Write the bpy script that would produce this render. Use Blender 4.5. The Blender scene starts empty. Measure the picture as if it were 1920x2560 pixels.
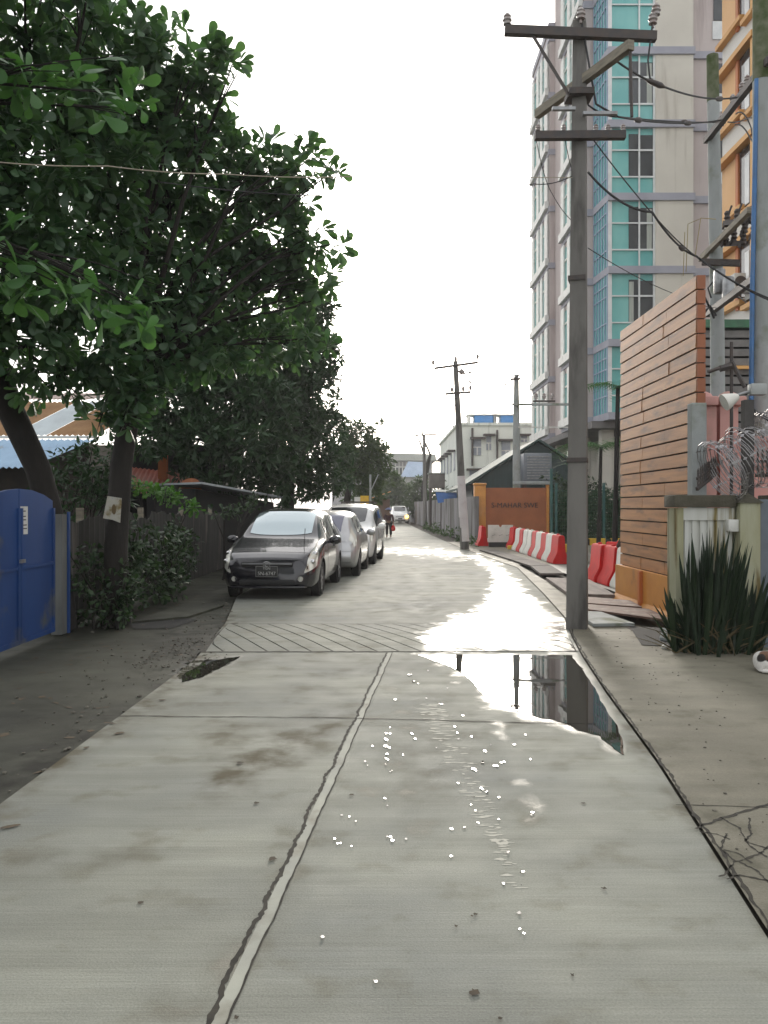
import bpy, bmesh, math, random
import numpy as np
from mathutils import Vector, Matrix, noise as mnoise
random.seed(7); rng = np.random.default_rng(7)
SC = bpy.context.scene; COL = SC.collection
R = math.radians; PI = math.pi
# measured camera: eye height, focal length and horizon row of the photograph (1920 x 2560)
F = 2150.0; EYE = 1.62; HZ = 1266.0
def at(px, py, D):                      # the world point seen at a pixel at depth D
    return Vector(((px-960)/F*D, D, EYE-(py-HZ)/F*D))
def gd(px, py, z=0.0):                  # the ground point seen at a pixel
    D = (EYE-z)*F/(py-HZ)
    return Vector(((px-960)/F*D, D, z))
def pix(x, y, z=0.0):
    return 960+x/y*F, HZ-(z-EYE)/y*F

# ---------------------------------------------------------------- materials
def nodes_of(name):
    m = bpy.data.materials.new(name); m.use_nodes = True
    nt = m.node_tree; b = nt.nodes['Principled BSDF']
    return m, nt, b
def N(nt, typ, **kw):
    n = nt.nodes.new(typ)
    for k, v in kw.items():
        if k.startswith('_'): setattr(n, k[1:], v)
        else: n.inputs[k.replace('__', ' ')].default_value = v
    return n
def c4(c): return (c[0], c[1], c[2], 1.0)
def ramp(nt, src, lo, hi, c0=(0,0,0), c1=(1,1,1)):
    r = nt.nodes.new('ShaderNodeValToRGB'); r.color_ramp.elements[0].position = lo; r.color_ramp.elements[1].position = hi
    r.color_ramp.elements[0].color = c4(c0); r.color_ramp.elements[1].color = c4(c1)
    nt.links.new(src, r.inputs[0]); return r.outputs[0]
def mixc(nt, fac, a, b, mode='MIX'):
    m = nt.nodes.new('ShaderNodeMix'); m.data_type = 'RGBA'; m.blend_type = mode
    for i, v in ((0, fac), (6, a), (7, b)):
        if isinstance(v, (int, float)): m.inputs[i].default_value = v
        elif isinstance(v, (tuple, list)): m.inputs[i].default_value = c4(v)
        else: nt.links.new(v, m.inputs[i])
    return m.outputs[2]
def noise_of(nt, scale, detail=5, stretch=(1,1,1), rot=0, rough=.55, coord='Object'):
    tc = nt.nodes.new('ShaderNodeTexCoord'); mp = nt.nodes.new('ShaderNodeMapping')
    mp.inputs['Scale'].default_value = stretch; mp.inputs['Rotation'].default_value = (0, 0, rot)
    nt.links.new(tc.outputs[coord], mp.inputs[0])
    n = N(nt, 'ShaderNodeTexNoise', Scale=scale, Detail=detail, Roughness=rough)
    nt.links.new(mp.outputs[0], n.inputs['Vector']); return n.outputs[0]
def mat(name, c1, c2=None, rough=.65, scale=4, metallic=0, stretch=(1,1,1), bump=0, bscale=None, spec=.5,
        stain=None, stain_at=(.52,.66), stain_scale=2, stain_stretch=(1,1,1), coat=0, rot=0):
    m, nt, b = nodes_of(name)
    b.inputs['Roughness'].default_value = rough; b.inputs['Metallic'].default_value = metallic
    b.inputs['Specular IOR Level'].default_value = spec; b.inputs['Coat Weight'].default_value = coat
    c2 = c2 or tuple(x*.78 for x in c1)
    n = noise_of(nt, scale, 6, stretch, rot)
    col = mixc(nt, ramp(nt, n, .35, .68), c1, c2)
    if stain:
        s = noise_of(nt, stain_scale, 7, stain_stretch)
        col = mixc(nt, ramp(nt, s, *stain_at), col, stain)
    nt.links.new(col, b.inputs['Base Color'])
    if bump:
        bn = noise_of(nt, bscale or scale*6, 6, stretch, rot)
        bp = N(nt, 'ShaderNodeBump', Strength=bump, Distance=.02)
        nt.links.new(bn, bp.inputs['Height']); nt.links.new(bp.outputs[0], b.inputs['Normal'])
    return m
def leaf_mat(name, c1, c2, rough=.45, trans=.35, spec=.4):
    m, nt, b = nodes_of(name)
    oi = nt.nodes.new('ShaderNodeAttribute'); oi.attribute_name = 'tint'
    col = mixc(nt, oi.outputs['Fac'], c1, c2)
    nt.links.new(col, b.inputs['Base Color']); b.inputs['Roughness'].default_value = rough
    b.inputs['Specular IOR Level'].default_value = spec
    tr = nt.nodes.new('ShaderNodeBsdfTranslucent'); 
    tcol = mixc(nt, 1.0, col, (1.0, 1.25, .5), 'MULTIPLY'); nt.links.new(tcol, tr.inputs['Color'])
    mx = N(nt, 'ShaderNodeMixShader'); mx.inputs[0].default_value = trans
    nt.links.new(b.outputs[0], mx.inputs[1]); nt.links.new(tr.outputs[0], mx.inputs[2])
    nt.links.new(mx.outputs[0], nt.nodes['Material Output'].inputs['Surface'])
    return m
def emit_mat(name, col, s):
    m, nt, b = nodes_of(name)
    b.inputs['Base Color'].default_value = c4(col); b.inputs['Emission Color'].default_value = c4(col); b.inputs['Emission Strength'].default_value = s
    return m

# ---------------------------------------------------------------- mesh building
class MB:
    def __init__(s): s.v = []; s.f = []
    def add(s, vs, fs):
        o = len(s.v); s.v += [tuple(v) for v in vs]; s.f += [tuple(i+o for i in f) for f in fs]; return s
    def box(s, x0, x1, y0, y1, z0, z1):
        return s.hexa([(x0,y0,z0),(x1,y0,z0),(x1,y1,z0),(x0,y1,z0),(x0,y0,z1),(x1,y0,z1),(x1,y1,z1),(x0,y1,z1)])
    def hexa(s, p):
        return s.add(p, [(3,2,1,0),(4,5,6,7),(0,1,5,4),(1,2,6,5),(2,3,7,6),(3,0,4,7)])
    def bevbox(s, x0, x1, y0, y1, z0, z1, b=.02):
        bm = bmesh.new(); bmesh.ops.create_cube(bm, size=1)
        for v in bm.verts: v.co = Vector(((x0+x1)/2+v.co.x*(x1-x0), (y0+y1)/2+v.co.y*(y1-y0), (z0+z1)/2+v.co.z*(z1-z0)))
        bmesh.ops.bevel(bm, geom=bm.edges[:], offset=b, segments=2, affect='EDGES', profile=.5)
        return s.frombm(bm)
    def frombm(s, bm, M=None):
        bm.verts.index_update(); vs = [(M @ v.co if M else v.co.copy()) for v in bm.verts]
        s.add(vs, [[v.index for v in f.verts] for f in bm.faces]); bm.free(); return s
    def beam(s, a, b, w, h=None, up=(0,0,1)):      # a rectangular bar from a to b
        a = Vector(a); b = Vector(b); h = h or w; d = (b-a).normalized(); up = Vector(up)
        if abs(d.dot(up)) > .98: up = Vector((0,1,0))
        sd = d.cross(up).normalized(); u = sd.cross(d).normalized()
        P = []
        for q in (a, b):
            P += [q-sd*w/2-u*h/2, q+sd*w/2-u*h/2, q+sd*w/2+u*h/2, q-sd*w/2+u*h/2]
        return s.hexa(P)
    def tube(s, pts, rad, n=8, cap=True):
        pts = [Vector(p) for p in pts]; k = len(pts)
        if not hasattr(rad, '__len__'): rad = [rad]*k
        vs = []; ref = None
        for i, p in enumerate(pts):
            d = (pts[min(i+1, k-1)]-pts[max(i-1, 0)]).normalized()
            if ref is None:
                ref = Vector((1,0,0)) if abs(d.x) < .9 else Vector((0,1,0))
            e = (ref-d*ref.dot(d)).normalized(); ref = e; g = d.cross(e)
            for j in range(n):
                t = 2*PI*j/n; vs.append(p+(e*math.cos(t)+g*math.sin(t))*rad[i])
        fs = []
        for i in range(k-1):
            for j in range(n):
                fs.append((i*n+j, i*n+(j+1)%n, (i+1)*n+(j+1)%n, (i+1)*n+j))
        if cap: fs += [tuple(range(n))[::-1], tuple(range((k-1)*n, k*n))]
        return s.add(vs, fs)
    def lathe(s, prof, c=(0,0,0), n=16, axis='z'):  # prof: (radius, height)
        vs = []; c = Vector(c)
        for r, h in prof:
            for j in range(n):
                t = 2*PI*j/n; x, y, z = r*math.cos(t), r*math.sin(t), h
                p = {'z': (x,y,z), 'x': (z,x,y), 'y': (y,z,x)}[axis]
                vs.append(c+Vector(p))
        fs = []; k = len(prof)
        for i in range(k-1):
            for j in range(n): fs.append((i*n+j, i*n+(j+1)%n, (i+1)*n+(j+1)%n, (i+1)*n+j))
        fs += [tuple(range(n))[::-1], tuple(range((k-1)*n, k*n))]
        return s.add(vs, fs)
    def prism(s, poly, z0, z1):                      # poly: (x,y) list extruded in z
        n = len(poly); vs = [(x,y,z0) for x,y in poly]+[(x,y,z1) for x,y in poly]
        return s.add(vs, [tuple(range(n))[::-1], tuple(range(n, 2*n))]+[(i,(i+1)%n,n+(i+1)%n,n+i) for i in range(n)])
    def prism3(s, poly, d):                          # any planar 3D polygon extruded by vector d
        n = len(poly); d = Vector(d); P = [Vector(p) for p in poly]
        return s.add(P+[p+d for p in P], [tuple(range(n))[::-1], tuple(range(n, 2*n))]+[(i,(i+1)%n,n+(i+1)%n,n+i) for i in range(n)])
    def sphere(s, c, r, M=None, u=12, v=8):
        bm = bmesh.new(); bmesh.ops.create_uvsphere(bm, u_segments=u, v_segments=v, radius=1)
        r = r if hasattr(r, '__len__') else (r, r, r)
        T = Matrix.Translation(Vector(c)) @ (M or Matrix()) @ Matrix.Diagonal((*r, 1))
        return s.frombm(bm, T)
    def sheet(s, poly, z): return s.add([(x,y,z) for x,y in poly], [tuple(range(len(poly)))])
ORG = {}
def link(name, me, m=None, parent=None, smooth=False, loc=None, origin=None):
    o = bpy.data.objects.new(name, me); COL.objects.link(o)
    if m:
        for q in (m if isinstance(m, (list, tuple)) else [m]): me.materials.append(q)
    if parent: o.parent = parent; ORG[o] = ORG.get(parent, Vector())
    if smooth:
        for p in me.polygons: p.use_smooth = True
        try: me.set_sharp_from_angle(angle=R(smooth if smooth is not True else 50))
        except Exception: pass
    return o
def obj(name, mb, m=None, parent=None, smooth=False, local=False, base=None):
    """link a MB as one mesh; world coordinates are taken relative to the thing's base"""
    o0 = Vector() if local else (ORG.get(parent, Vector()) if parent else (Vector(base) if base else Vector()))
    me = bpy.data.meshes.new(name)
    me.from_pydata([tuple(Vector(v)-o0) for v in mb.v], [], mb.f); me.validate(); me.update()
    bm = bmesh.new(); bm.from_mesh(me); bmesh.ops.recalc_face_normals(bm, faces=bm.faces[:]); bm.to_mesh(me); bm.free()
    o = link(name, me, m, parent, smooth)
    if not parent and base: o.location = o0
    return o
def tag(o, label, cat, group=None):
    o['label'] = label; o['category'] = cat
    if group: o['group'] = group
    return o
def thing(name, label, cat, loc=(0,0,0), rot=0, group=None):
    o = bpy.data.objects.new(name, None); COL.objects.link(o); o.location = loc; o.rotation_euler = (0,0,rot)
    o.empty_display_size = .2; ORG[o] = Vector(loc)
    return tag(o, label, cat, group)
def struct(o, kind='structure'): o['kind'] = kind; return o
def copy_tree(o, parent=None):
    c = o.copy(); COL.objects.link(c); c.parent = parent
    ORG[c] = ORG.get(o, Vector())
    for ch in list(o.children): copy_tree(ch, c)
    return c
def text(name, s, size, m, parent, M, depth=.01):
    cu = bpy.data.curves.new(name, 'FONT'); cu.body = s; cu.size = size; cu.extrude = depth; cu.align_x = 'CENTER'; cu.align_y = 'CENTER'
    t = bpy.data.objects.new(name, cu); COL.objects.link(t)
    dg = bpy.context.evaluated_depsgraph_get(); me = bpy.data.meshes.new_from_object(t.evaluated_get(dg))
    bpy.data.objects.remove(t); me.transform(M)
    return link(name, me, m, parent)
FACE = Matrix.Rotation(R(90), 4, 'X')               # stands text up, facing the camera
def sag(a, b, s, n=14):
    a = Vector(a); b = Vector(b)
    return [a.lerp(b, i/n)-Vector((0,0,s*4*(i/n)*(1-i/n))) for i in range(n+1)]
def leaves(name, tpl, faces, pos, ax, up, scale, tint, m, parent=None, local_org=None):
    """one mesh of many leaves: tpl (k,3) with x = along, y = across, z = normal"""
    tpl = np.array(tpl, float); k = len(tpl); n = len(pos)
    ax = ax/np.linalg.norm(ax, axis=1, keepdims=True)
    sd = np.cross(up, ax); sd /= np.linalg.norm(sd, axis=1, keepdims=True)+1e-9
    nm = np.cross(ax, sd)
    V = pos[:,None,:]+scale[:,None,None]*(tpl[None,:,0,None]*ax[:,None,:]+tpl[None,:,1,None]*sd[:,None,:]+tpl[None,:,2,None]*nm[:,None,:])
    V = V.reshape(-1, 3)
    if parent: V = V-np.array(ORG.get(parent, Vector()))
    fs = []
    nf = len(faces); fl = [len(f) for f in faces]
    idx = np.concatenate([np.array(f) for f in faces]); L = len(idx)
    loops = (np.arange(n)[:,None]*k+idx[None,:]).ravel().astype(np.int32)
    starts = (np.arange(n)[:,None]*L+np.concatenate([[0], np.cumsum(fl)[:-1]])[None,:]).ravel().astype(np.int32)
    me = bpy.data.meshes.new(name); me.vertices.add(len(V)); me.vertices.foreach_set('co', V.ravel().astype(np.float32))
    me.loops.add(len(loops)); me.loops.foreach_set('vertex_index', loops)
    me.polygons.add(n*nf); me.polygons.foreach_set('loop_start', starts)
    try: me.polygons.foreach_set('loop_total', np.tile(fl, n).astype(np.int32))
    except Exception: pass
    me.update(calc_edges=True); me.validate()
    a = me.attributes.new('tint', 'FLOAT', 'POINT'); a.data.foreach_set('value', np.repeat(tint, k).astype(np.float32))
    return link(name, me, m, parent)
OBOV = [(0,.015,0),(.3,.10,-.01),(.55,.20,-.025),(.78,.24,-.05),(.93,.16,-.09),(1,0,-.12),(.93,-.16,-.09),(.78,-.24,-.05),(.55,-.20,-.025),(.3,-.10,-.01),(0,-.015,0),(.35,0,.02),(.75,0,.0)]
OBOV_F = [(0,1,11),(1,2,12,11),(2,3,12),(3,4,12),(4,5,12),(5,6,12),(6,7,12),(7,8,12),(8,9,11,12),(9,10,11),(10,0,11)]
LANC = [(0,0,0),(.45,.17,-.03),(1,0,-.12),(.45,-.17,-.03)]
LANC_F = [(0,1,2),(0,2,3)]
def unit(v): return v/(np.linalg.norm(v, axis=-1, keepdims=True)+1e-9)
def rosette_leaves(centers, outward, nl, spread=.9):
    """leaf positions and axes for rosettes at twig ends"""
    n = len(centers); P = np.repeat(centers, nl, 0); O = np.repeat(unit(outward), nl, 0)
    rd = unit(rng.normal(size=(n*nl, 3))); A = unit(O*(1-spread*.6)+rd*spread)
    A[:,2] -= .12; U = unit(np.array([0,0,1.])+rng.normal(size=(n*nl,3))*.6)
    return P+A*.03-np.repeat(unit(outward), nl, 0)*rng.uniform(0,.10,size=(n*nl,1)), A, U
def blob_points(blobs, dens, jitter=1.0):
    """points through ellipsoid blobs, weighted to the shell; returns points and outward directions"""
    Ps = []; Os = []
    for (c, r) in blobs:
        r = np.array(r if hasattr(r, '__len__') else (r,r,r), float); vol = 4/3*PI*r.prod()
        n = max(3, int(dens*vol)); d = unit(rng.normal(size=(n,3))); q = rng.uniform(.12, 1, size=(n,1))**(1/2.2)
        Ps.append(np.array(c)+d*q*r); Os.append(d+np.array([0,0,.45]))
    return np.concatenate(Ps), np.concatenate(Os)
# ---------------------------------------------------------------- camera, sky, sun
cam = bpy.data.objects.new('camera', bpy.data.cameras.new('camera')); COL.objects.link(cam)
cam.location = (0,0,EYE); cam.rotation_euler = (R(90),0,0)
cd = cam.data; cd.sensor_fit = 'VERTICAL'; cd.sensor_height = 36; cd.lens = 36*F/2560; cd.shift_y = (HZ-1280)/2560
cd.clip_start = .1; cd.clip_end = 3000
SC.camera = cam
SUN_AZ, SUN_EL = 5.0, 15.0                          # degrees to the right of the view, above the horizon
w = bpy.data.worlds.new('World'); SC.world = w; w.use_nodes = True; nt = w.node_tree
bg = nt.nodes['Background']; sky = nt.nodes.new('ShaderNodeTexSky'); sky.sky_type = 'NISHITA'
sky.sun_disc = False; sky.sun_elevation = R(SUN_EL); sky.sun_rotation = R(SUN_AZ); sky.altitude = 0
sky.air_density = 1.0; sky.dust_density = 4.0; sky.ozone_density = 1.0
bw = nt.nodes.new('ShaderNodeRGBToBW'); nt.links.new(sky.outputs[0], bw.inputs[0])
gain = N(nt, 'ShaderNodeMath', _operation='MULTIPLY'); gain.inputs[1].default_value = .55; nt.links.new(bw.outputs[0], gain.inputs[0])
ovc = N(nt, 'ShaderNodeMath', _operation='ADD'); ovc.inputs[1].default_value = 5.5; nt.links.new(gain.outputs[0], ovc.inputs[0])
cloud = mixc(nt, .82, sky.outputs[0], ovc.outputs[0])   # thin bright overcast over the blue
nt.links.new(cloud, bg.inputs[0]); bg.inputs[1].default_value = .10
sl = bpy.data.lights.new('sun', 'SUN'); sl.energy = 1.5; sl.angle = R(10); sl.color = (1, .93, .82)
so = bpy.data.objects.new('sun', sl); COL.objects.link(so)
sd_ = Vector((math.sin(R(SUN_AZ))*math.cos(R(SUN_EL)), math.cos(R(SUN_AZ))*math.cos(R(SUN_EL)), math.sin(R(SUN_EL))))
so.rotation_euler = (-sd_).to_track_quat('-Z', 'Y').to_euler(); so.location = sd_*60
SC.view_settings.view_transform = 'Standard'; SC.view_settings.look = 'None'; SC.view_settings.exposure = 1.0; SC.view_settings.gamma = 1
SC.render.engine = 'CYCLES'; SC.cycles.use_denoising = True; SC.cycles.max_bounces = 6; SC.cycles.caustics_reflective = False

# ---------------------------------------------------------------- shared materials
MT = {}
MT['pole'] = mat('weathered_concrete', (.20,.19,.175), (.13,.125,.115), .85, 3, stretch=(1,1,.25), bump=.25, stain=(.07,.065,.06), stain_scale=1.6, stain_stretch=(2,2,.4))
MT['pole_pale'] = mat('pale_concrete', (.36,.38,.38), (.26,.28,.27), .85, 3, stretch=(1,1,.25), bump=.2, stain=(.17,.19,.13), stain_scale=1.4)
MT['steel_dark'] = mat('dark_steel', (.045,.04,.04), (.07,.05,.04), .6, 9)
MT['iron'] = mat('galvanised_steel', (.35,.36,.37), (.22,.22,.22), .45, 9, metallic=.6)
MT['wire'] = mat('black_cable', (.02,.02,.022), None, .6)
MT['porcelain'] = mat('porcelain', (.35,.33,.32), (.2,.14,.12), .25, 8)
MT['timber'] = mat('grey_timber', (.28,.25,.19), (.16,.14,.11), .8, 4, stretch=(1,1,6))
MT['white'] = mat('white_paint', (.72,.72,.69), (.6,.6,.56), .55, 3, stain=(.42,.40,.34), stain_at=(.58,.75))
MT['black'] = mat('black_rubber', (.015,.015,.016), None, .7)
MT['darkhole'] = mat('dark_void', (.012,.012,.012), None, .9)
MT['orange'] = mat('orange_paint', (.62,.27,.05), (.52,.21,.04), .55, 2, stain=(.36,.17,.06), stain_at=(.6,.78))
MT['bark'] = mat('tree_bark', (.022,.018,.015), (.011,.0095,.008), .9, 5, stretch=(1,1,.3), bump=.6)
MT['red'] = mat('red_plastic', (.66,.012,.012), (.5,.012,.012), .55, 3, spec=.2, stain=(.4,.12,.09), stain_at=(.6,.8))
MT['white_plastic'] = mat('white_plastic', (.75,.74,.68), (.62,.61,.55), .55, 3, stain=(.42,.40,.33), stain_at=(.58,.8), stain_scale=3)
MT['yellow'] = mat('yellow_paint', (.72,.45,.03), (.55,.33,.03), .6, 5)
MT['blue_tarp'] = mat('blue_sheet', (.03,.14,.42), (.03,.10,.3), .5, 3)
MT['chrome'] = mat('chrome', (.75,.75,.75), None, .12, metallic=1)
MT['skin'] = mat('skin', (.22,.12,.075), None, .6)

# ---------------------------------------------------------------- ground
def spl(tab, y):                                   # piecewise-linear table x(y)
    for (y0, x0), (y1, x1) in zip(tab, tab[1:]):
        if y <= y1: return x0+(x1-x0)*max(0, (y-y0))/(y1-y0) if y > y0 else x0
    return tab[-1][1]
RIGHT = [(-3,.9),(1.5,1.28),(3.23,1.44),(5.4,1.72),(7.5,1.93),(9.3,2.14),(10.6,2.32),(12.5,2.62),(16,2.95),(22.6,3.5),(28,3.25),(33.5,2.96),(50,2.65),(79,2.2),(130,1.4)]
LEFT = [(-3,-2.2),(3,-2.14),(4.7,-2.09),(7.7,-2.02),(9.1,-2.0),(11.9,-2.2),(13.7,-2.42),(15.5,-2.65),(24,-2.6),(32,-2.0),(60,-1.0),(79,-.7),(130,-1.6)]
def poly_sd(px, py, P):                            # signed distance (pixels), negative inside
    P = np.array(P, float); x = px[:,None]; y = py[:,None]
    ax, ay = P[:,0], P[:,1]; bx, by = np.roll(ax,-1), np.roll(ay,-1)
    ex, ey = bx-ax, by-ay; t = np.clip(((x-ax)*ex+(y-ay)*ey)/(ex*ex+ey*ey), 0, 1)
    d = np.sqrt((x-ax-t*ex)**2+(y-ay-t*ey)**2).min(1)
    cr = ((ay > y) != (by > y)) & (x < ex*(y-ay)/(ey+1e-12)+ax)
    return np.where(cr.sum(1) % 2 == 1, -d, d)
def fbm(x, y, s, o=4):
    return np.array([mnoise.fractal((a*s, b*s, 3.1), 1.0, 2.0, o) for a, b in zip(x, y)])
WET = [  # flooded and damp shapes on the road, traced on the ground
 ([(1060,1580),(1130,1548),(1190,1520),(1216,1490),(1236,1450),(1222,1420),(1185,1398),(1080,1384),(960,1379),(960,1373),(1100,1377),(1200,1388),(1250,1416),(1290,1450),(1335,1500),(1425,1557),(1442,1632),(1040,1632),(1055,1590)], 22, 1.0),
 ([(1150,1632),(1445,1632),(1500,1720),(1560,1830),(1555,1890),(1490,1855),(1400,1825),(1290,1790),(1215,1760),(1170,1700)], 16, .9),
 ([(1060,1640),(1180,1640),(1250,1760),(1310,1900),(1370,2020),(1340,2030),(1265,1900),(1205,1780),(1120,1700)], 22, .42),
 ([(880,1640),(1160,1640),(1180,1800),(1230,2000),(1280,2200),(1050,2300),(840,2100),(850,1900)], 60, .20),
 ([(720,2130),(830,1950),(850,1930),(700,2250),(640,2420),(500,2560),(330,2560),(500,2400)], 60, .40), ([(0,2110),(250,2105),(420,2140),(200,2165),(0,2170)], 26, .34), ([(0,2250),(300,2230),(380,2285),(0,2305)], 26, .3), ([(300,2010),(560,2000),(620,2040),(300,2050)], 22.5, .3),
 ([(440,1650),(620,1638),(560,1668),(500,1702),(440,1710)], 5, 1.0),
 ([(0,1840),(300,1700),(470,1640),(520,1635),(330,1790),(120,1900),(0,1990)], 40, .25),
]
STAIN = [([(-200,1960),(0,1900),(300,1760),(470,1640),(520,1560),(560,1530),(600,1545),(540,1640),(400,1760),(0,2020),(-200,2100)], 26, 1.0), ([(1450,1640),(1560,1830),(1600,1900),(1750,2100),(1900,2320),(1930,2340),(1930,2300),(1720,2020),(1500,1700)], 12, .6), ([(600,1850),(780,1810),(870,1780),(850,1830),(760,1900),(650,1950),(540,1990),(480,1960)], 30, .9), ([(480,1820),(600,1800),(620,1850),(500,1860)], 25, .7),
 ([(560,2350),(700,2150),(800,2000),(830,1960),(700,2250),(640,2420),(480,2560),(330,2560)], 60, .35), ([(330,1790),(520,1640),(700,1640),(560,1700),(400,1790)], 30, .35), ([(400,1560),(520,1550),(500,1630),(380,1640)], 18, .9),
 ([(960,1840),(1150,1700),(1200,1900),(1100,2000),(1000,1980)], 60, .35), ([(1300,1810),(1400,1800),(1500,1900),(1400,1880)], 30, .4), ([(0,2130),(300,2110),(420,2150),(0,2190)], 25, .5)]
def stains(X, Y): return wetness(X, Y, STAIN)
def wetness(X, Y, TAB=None):
    m = Y > 1.2; Ys = np.where(m, Y, 1.2)
    px = 960+X/Ys*F; py = HZ+EYE/Ys*F
    jit = (fbm(X, Y, 1.7)+.7*fbm(X, Y, 6))*np.clip(900/Ys/12, 4, 60)*.5; out = np.zeros(len(X))
    for P, soft, val in (TAB or WET):
        sd = poly_sd(px, py, P)+jit*(1.3 if soft < 20 else (5.5 if soft == 22 else 1.8))
        out = np.maximum(out, val*np.clip(.5-sd/(2*soft), 0, 1))
    return np.where(m, out, 0)
def strip(name, xl, xr, ys, nx, z, m, ext=None):
    V = []; nx1 = nx+1
    for y in ys:
        a, b = xl(y), xr(y)
        for j in range(nx1): V.append((a+(b-a)*j/nx, y, z))
    Fs = [(i*nx1+j, i*nx1+j+1, (i+1)*nx1+j+1, (i+1)*nx1+j) for i in range(len(ys)-1) for j in range(nx)]
    me = bpy.data.meshes.new(name); me.from_pydata(V, [], Fs); me.update()
    A = np.array(V); a = me.attributes.new('wet', 'FLOAT', 'POINT'); a.data.foreach_set('value', wetness(A[:,0], A[:,1]).astype(np.float32))
    a = me.attributes.new('stain', 'FLOAT', 'POINT'); a.data.foreach_set('value', stains(A[:,0], A[:,1]).astype(np.float32))
    return struct(link(name, me, m))
def ysteps(y0, y1, k=.012, mn=.045):
    y = y0; out = [y]
    while y < y1: y += max(mn, y*k); out.append(y)
    return out
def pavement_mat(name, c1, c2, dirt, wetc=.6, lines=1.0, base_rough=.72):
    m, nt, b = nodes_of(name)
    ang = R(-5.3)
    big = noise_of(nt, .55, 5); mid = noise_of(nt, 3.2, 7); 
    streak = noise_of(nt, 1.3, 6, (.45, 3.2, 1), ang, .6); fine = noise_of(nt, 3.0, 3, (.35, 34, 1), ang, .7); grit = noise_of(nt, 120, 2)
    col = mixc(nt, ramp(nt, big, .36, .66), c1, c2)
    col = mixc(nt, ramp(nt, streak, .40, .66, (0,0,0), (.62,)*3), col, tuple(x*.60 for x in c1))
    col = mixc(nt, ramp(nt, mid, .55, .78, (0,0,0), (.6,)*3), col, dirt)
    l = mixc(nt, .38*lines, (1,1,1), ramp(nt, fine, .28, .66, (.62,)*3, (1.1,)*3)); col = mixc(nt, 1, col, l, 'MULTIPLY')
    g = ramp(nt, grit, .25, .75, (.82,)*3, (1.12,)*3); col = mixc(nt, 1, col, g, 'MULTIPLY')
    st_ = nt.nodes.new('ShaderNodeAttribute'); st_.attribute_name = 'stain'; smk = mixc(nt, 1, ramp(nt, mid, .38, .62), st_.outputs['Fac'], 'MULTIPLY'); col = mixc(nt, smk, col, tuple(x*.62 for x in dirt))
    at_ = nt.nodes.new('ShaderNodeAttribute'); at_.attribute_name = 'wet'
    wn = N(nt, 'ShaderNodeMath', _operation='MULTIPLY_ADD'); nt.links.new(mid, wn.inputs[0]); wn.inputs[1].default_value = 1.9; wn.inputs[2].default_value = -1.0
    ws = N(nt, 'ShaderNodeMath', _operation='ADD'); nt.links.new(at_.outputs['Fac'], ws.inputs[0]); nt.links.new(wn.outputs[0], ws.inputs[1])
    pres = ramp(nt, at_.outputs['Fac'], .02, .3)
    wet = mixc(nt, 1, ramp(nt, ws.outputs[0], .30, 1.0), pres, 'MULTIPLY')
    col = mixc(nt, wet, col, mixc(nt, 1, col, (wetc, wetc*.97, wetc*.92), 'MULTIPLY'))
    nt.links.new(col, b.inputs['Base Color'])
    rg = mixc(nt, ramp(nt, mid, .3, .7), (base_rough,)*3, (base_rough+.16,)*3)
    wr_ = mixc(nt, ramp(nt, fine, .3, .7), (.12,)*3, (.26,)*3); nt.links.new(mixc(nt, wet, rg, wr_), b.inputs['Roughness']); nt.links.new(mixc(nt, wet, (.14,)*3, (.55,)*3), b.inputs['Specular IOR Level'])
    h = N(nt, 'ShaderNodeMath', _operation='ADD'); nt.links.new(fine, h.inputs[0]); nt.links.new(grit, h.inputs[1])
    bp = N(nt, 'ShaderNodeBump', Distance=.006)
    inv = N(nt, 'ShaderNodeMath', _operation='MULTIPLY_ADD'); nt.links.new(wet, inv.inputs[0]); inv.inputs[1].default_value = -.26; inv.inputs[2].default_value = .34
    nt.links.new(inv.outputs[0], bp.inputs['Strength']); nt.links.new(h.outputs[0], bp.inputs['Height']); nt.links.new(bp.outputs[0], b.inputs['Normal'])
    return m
MT['road'] = pavement_mat('broomed_concrete', (.325,.33,.28), (.205,.215,.20), (.13,.11,.065))
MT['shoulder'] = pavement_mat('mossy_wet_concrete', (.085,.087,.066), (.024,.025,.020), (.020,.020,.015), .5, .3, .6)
MT['apron'] = pavement_mat('grimy_apron_concrete', (.24,.225,.175), (.16,.15,.115), (.075,.072,.045), .5, .2, .6)
gm = mat('soil', (.075,.065,.05), (.045,.04,.03), .95, .4, bump=.3)
g = MB(); g.add([(-240,-30,-.06),(240,-30,-.06),(240,480,-.06),(-240,480,-.06)], [(0,1,2,3)])
struct(obj('ground', g, gm))
strip('road', lambda y: spl(LEFT, y), lambda y: spl(RIGHT, y), ysteps(-3, 2, .1, .3)[:-1]+ysteps(2, 140), 90, 0, MT['road'])
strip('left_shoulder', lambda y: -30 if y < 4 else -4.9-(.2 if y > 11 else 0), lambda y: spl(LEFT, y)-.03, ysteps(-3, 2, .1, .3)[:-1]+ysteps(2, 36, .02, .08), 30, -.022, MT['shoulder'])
APR = [(-3,14),(9.8,14),(9.9,4.9),(10.9,4.2),(11.0,3.2),(24,3.72),(24.1,20),(39,20)]
strip('right_apron', lambda y: spl(RIGHT, y)+.012, lambda y: max(spl(RIGHT,y)+.1, spl(APR, y)), ysteps(-3, 2, .1, .3)[:-1]+ysteps(2, 39, .02, .08), 40, .012, MT['apron'])
yard = MB(); yard.sheet([(4.35,11),(20,11),(20,23.9),(4.35,23.9)], .012)
struct(obj('yard_floor', yard, mat('yard_concrete', (.36,.35,.31), (.27,.265,.23), .6, 1.2, bump=.1)))
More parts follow.
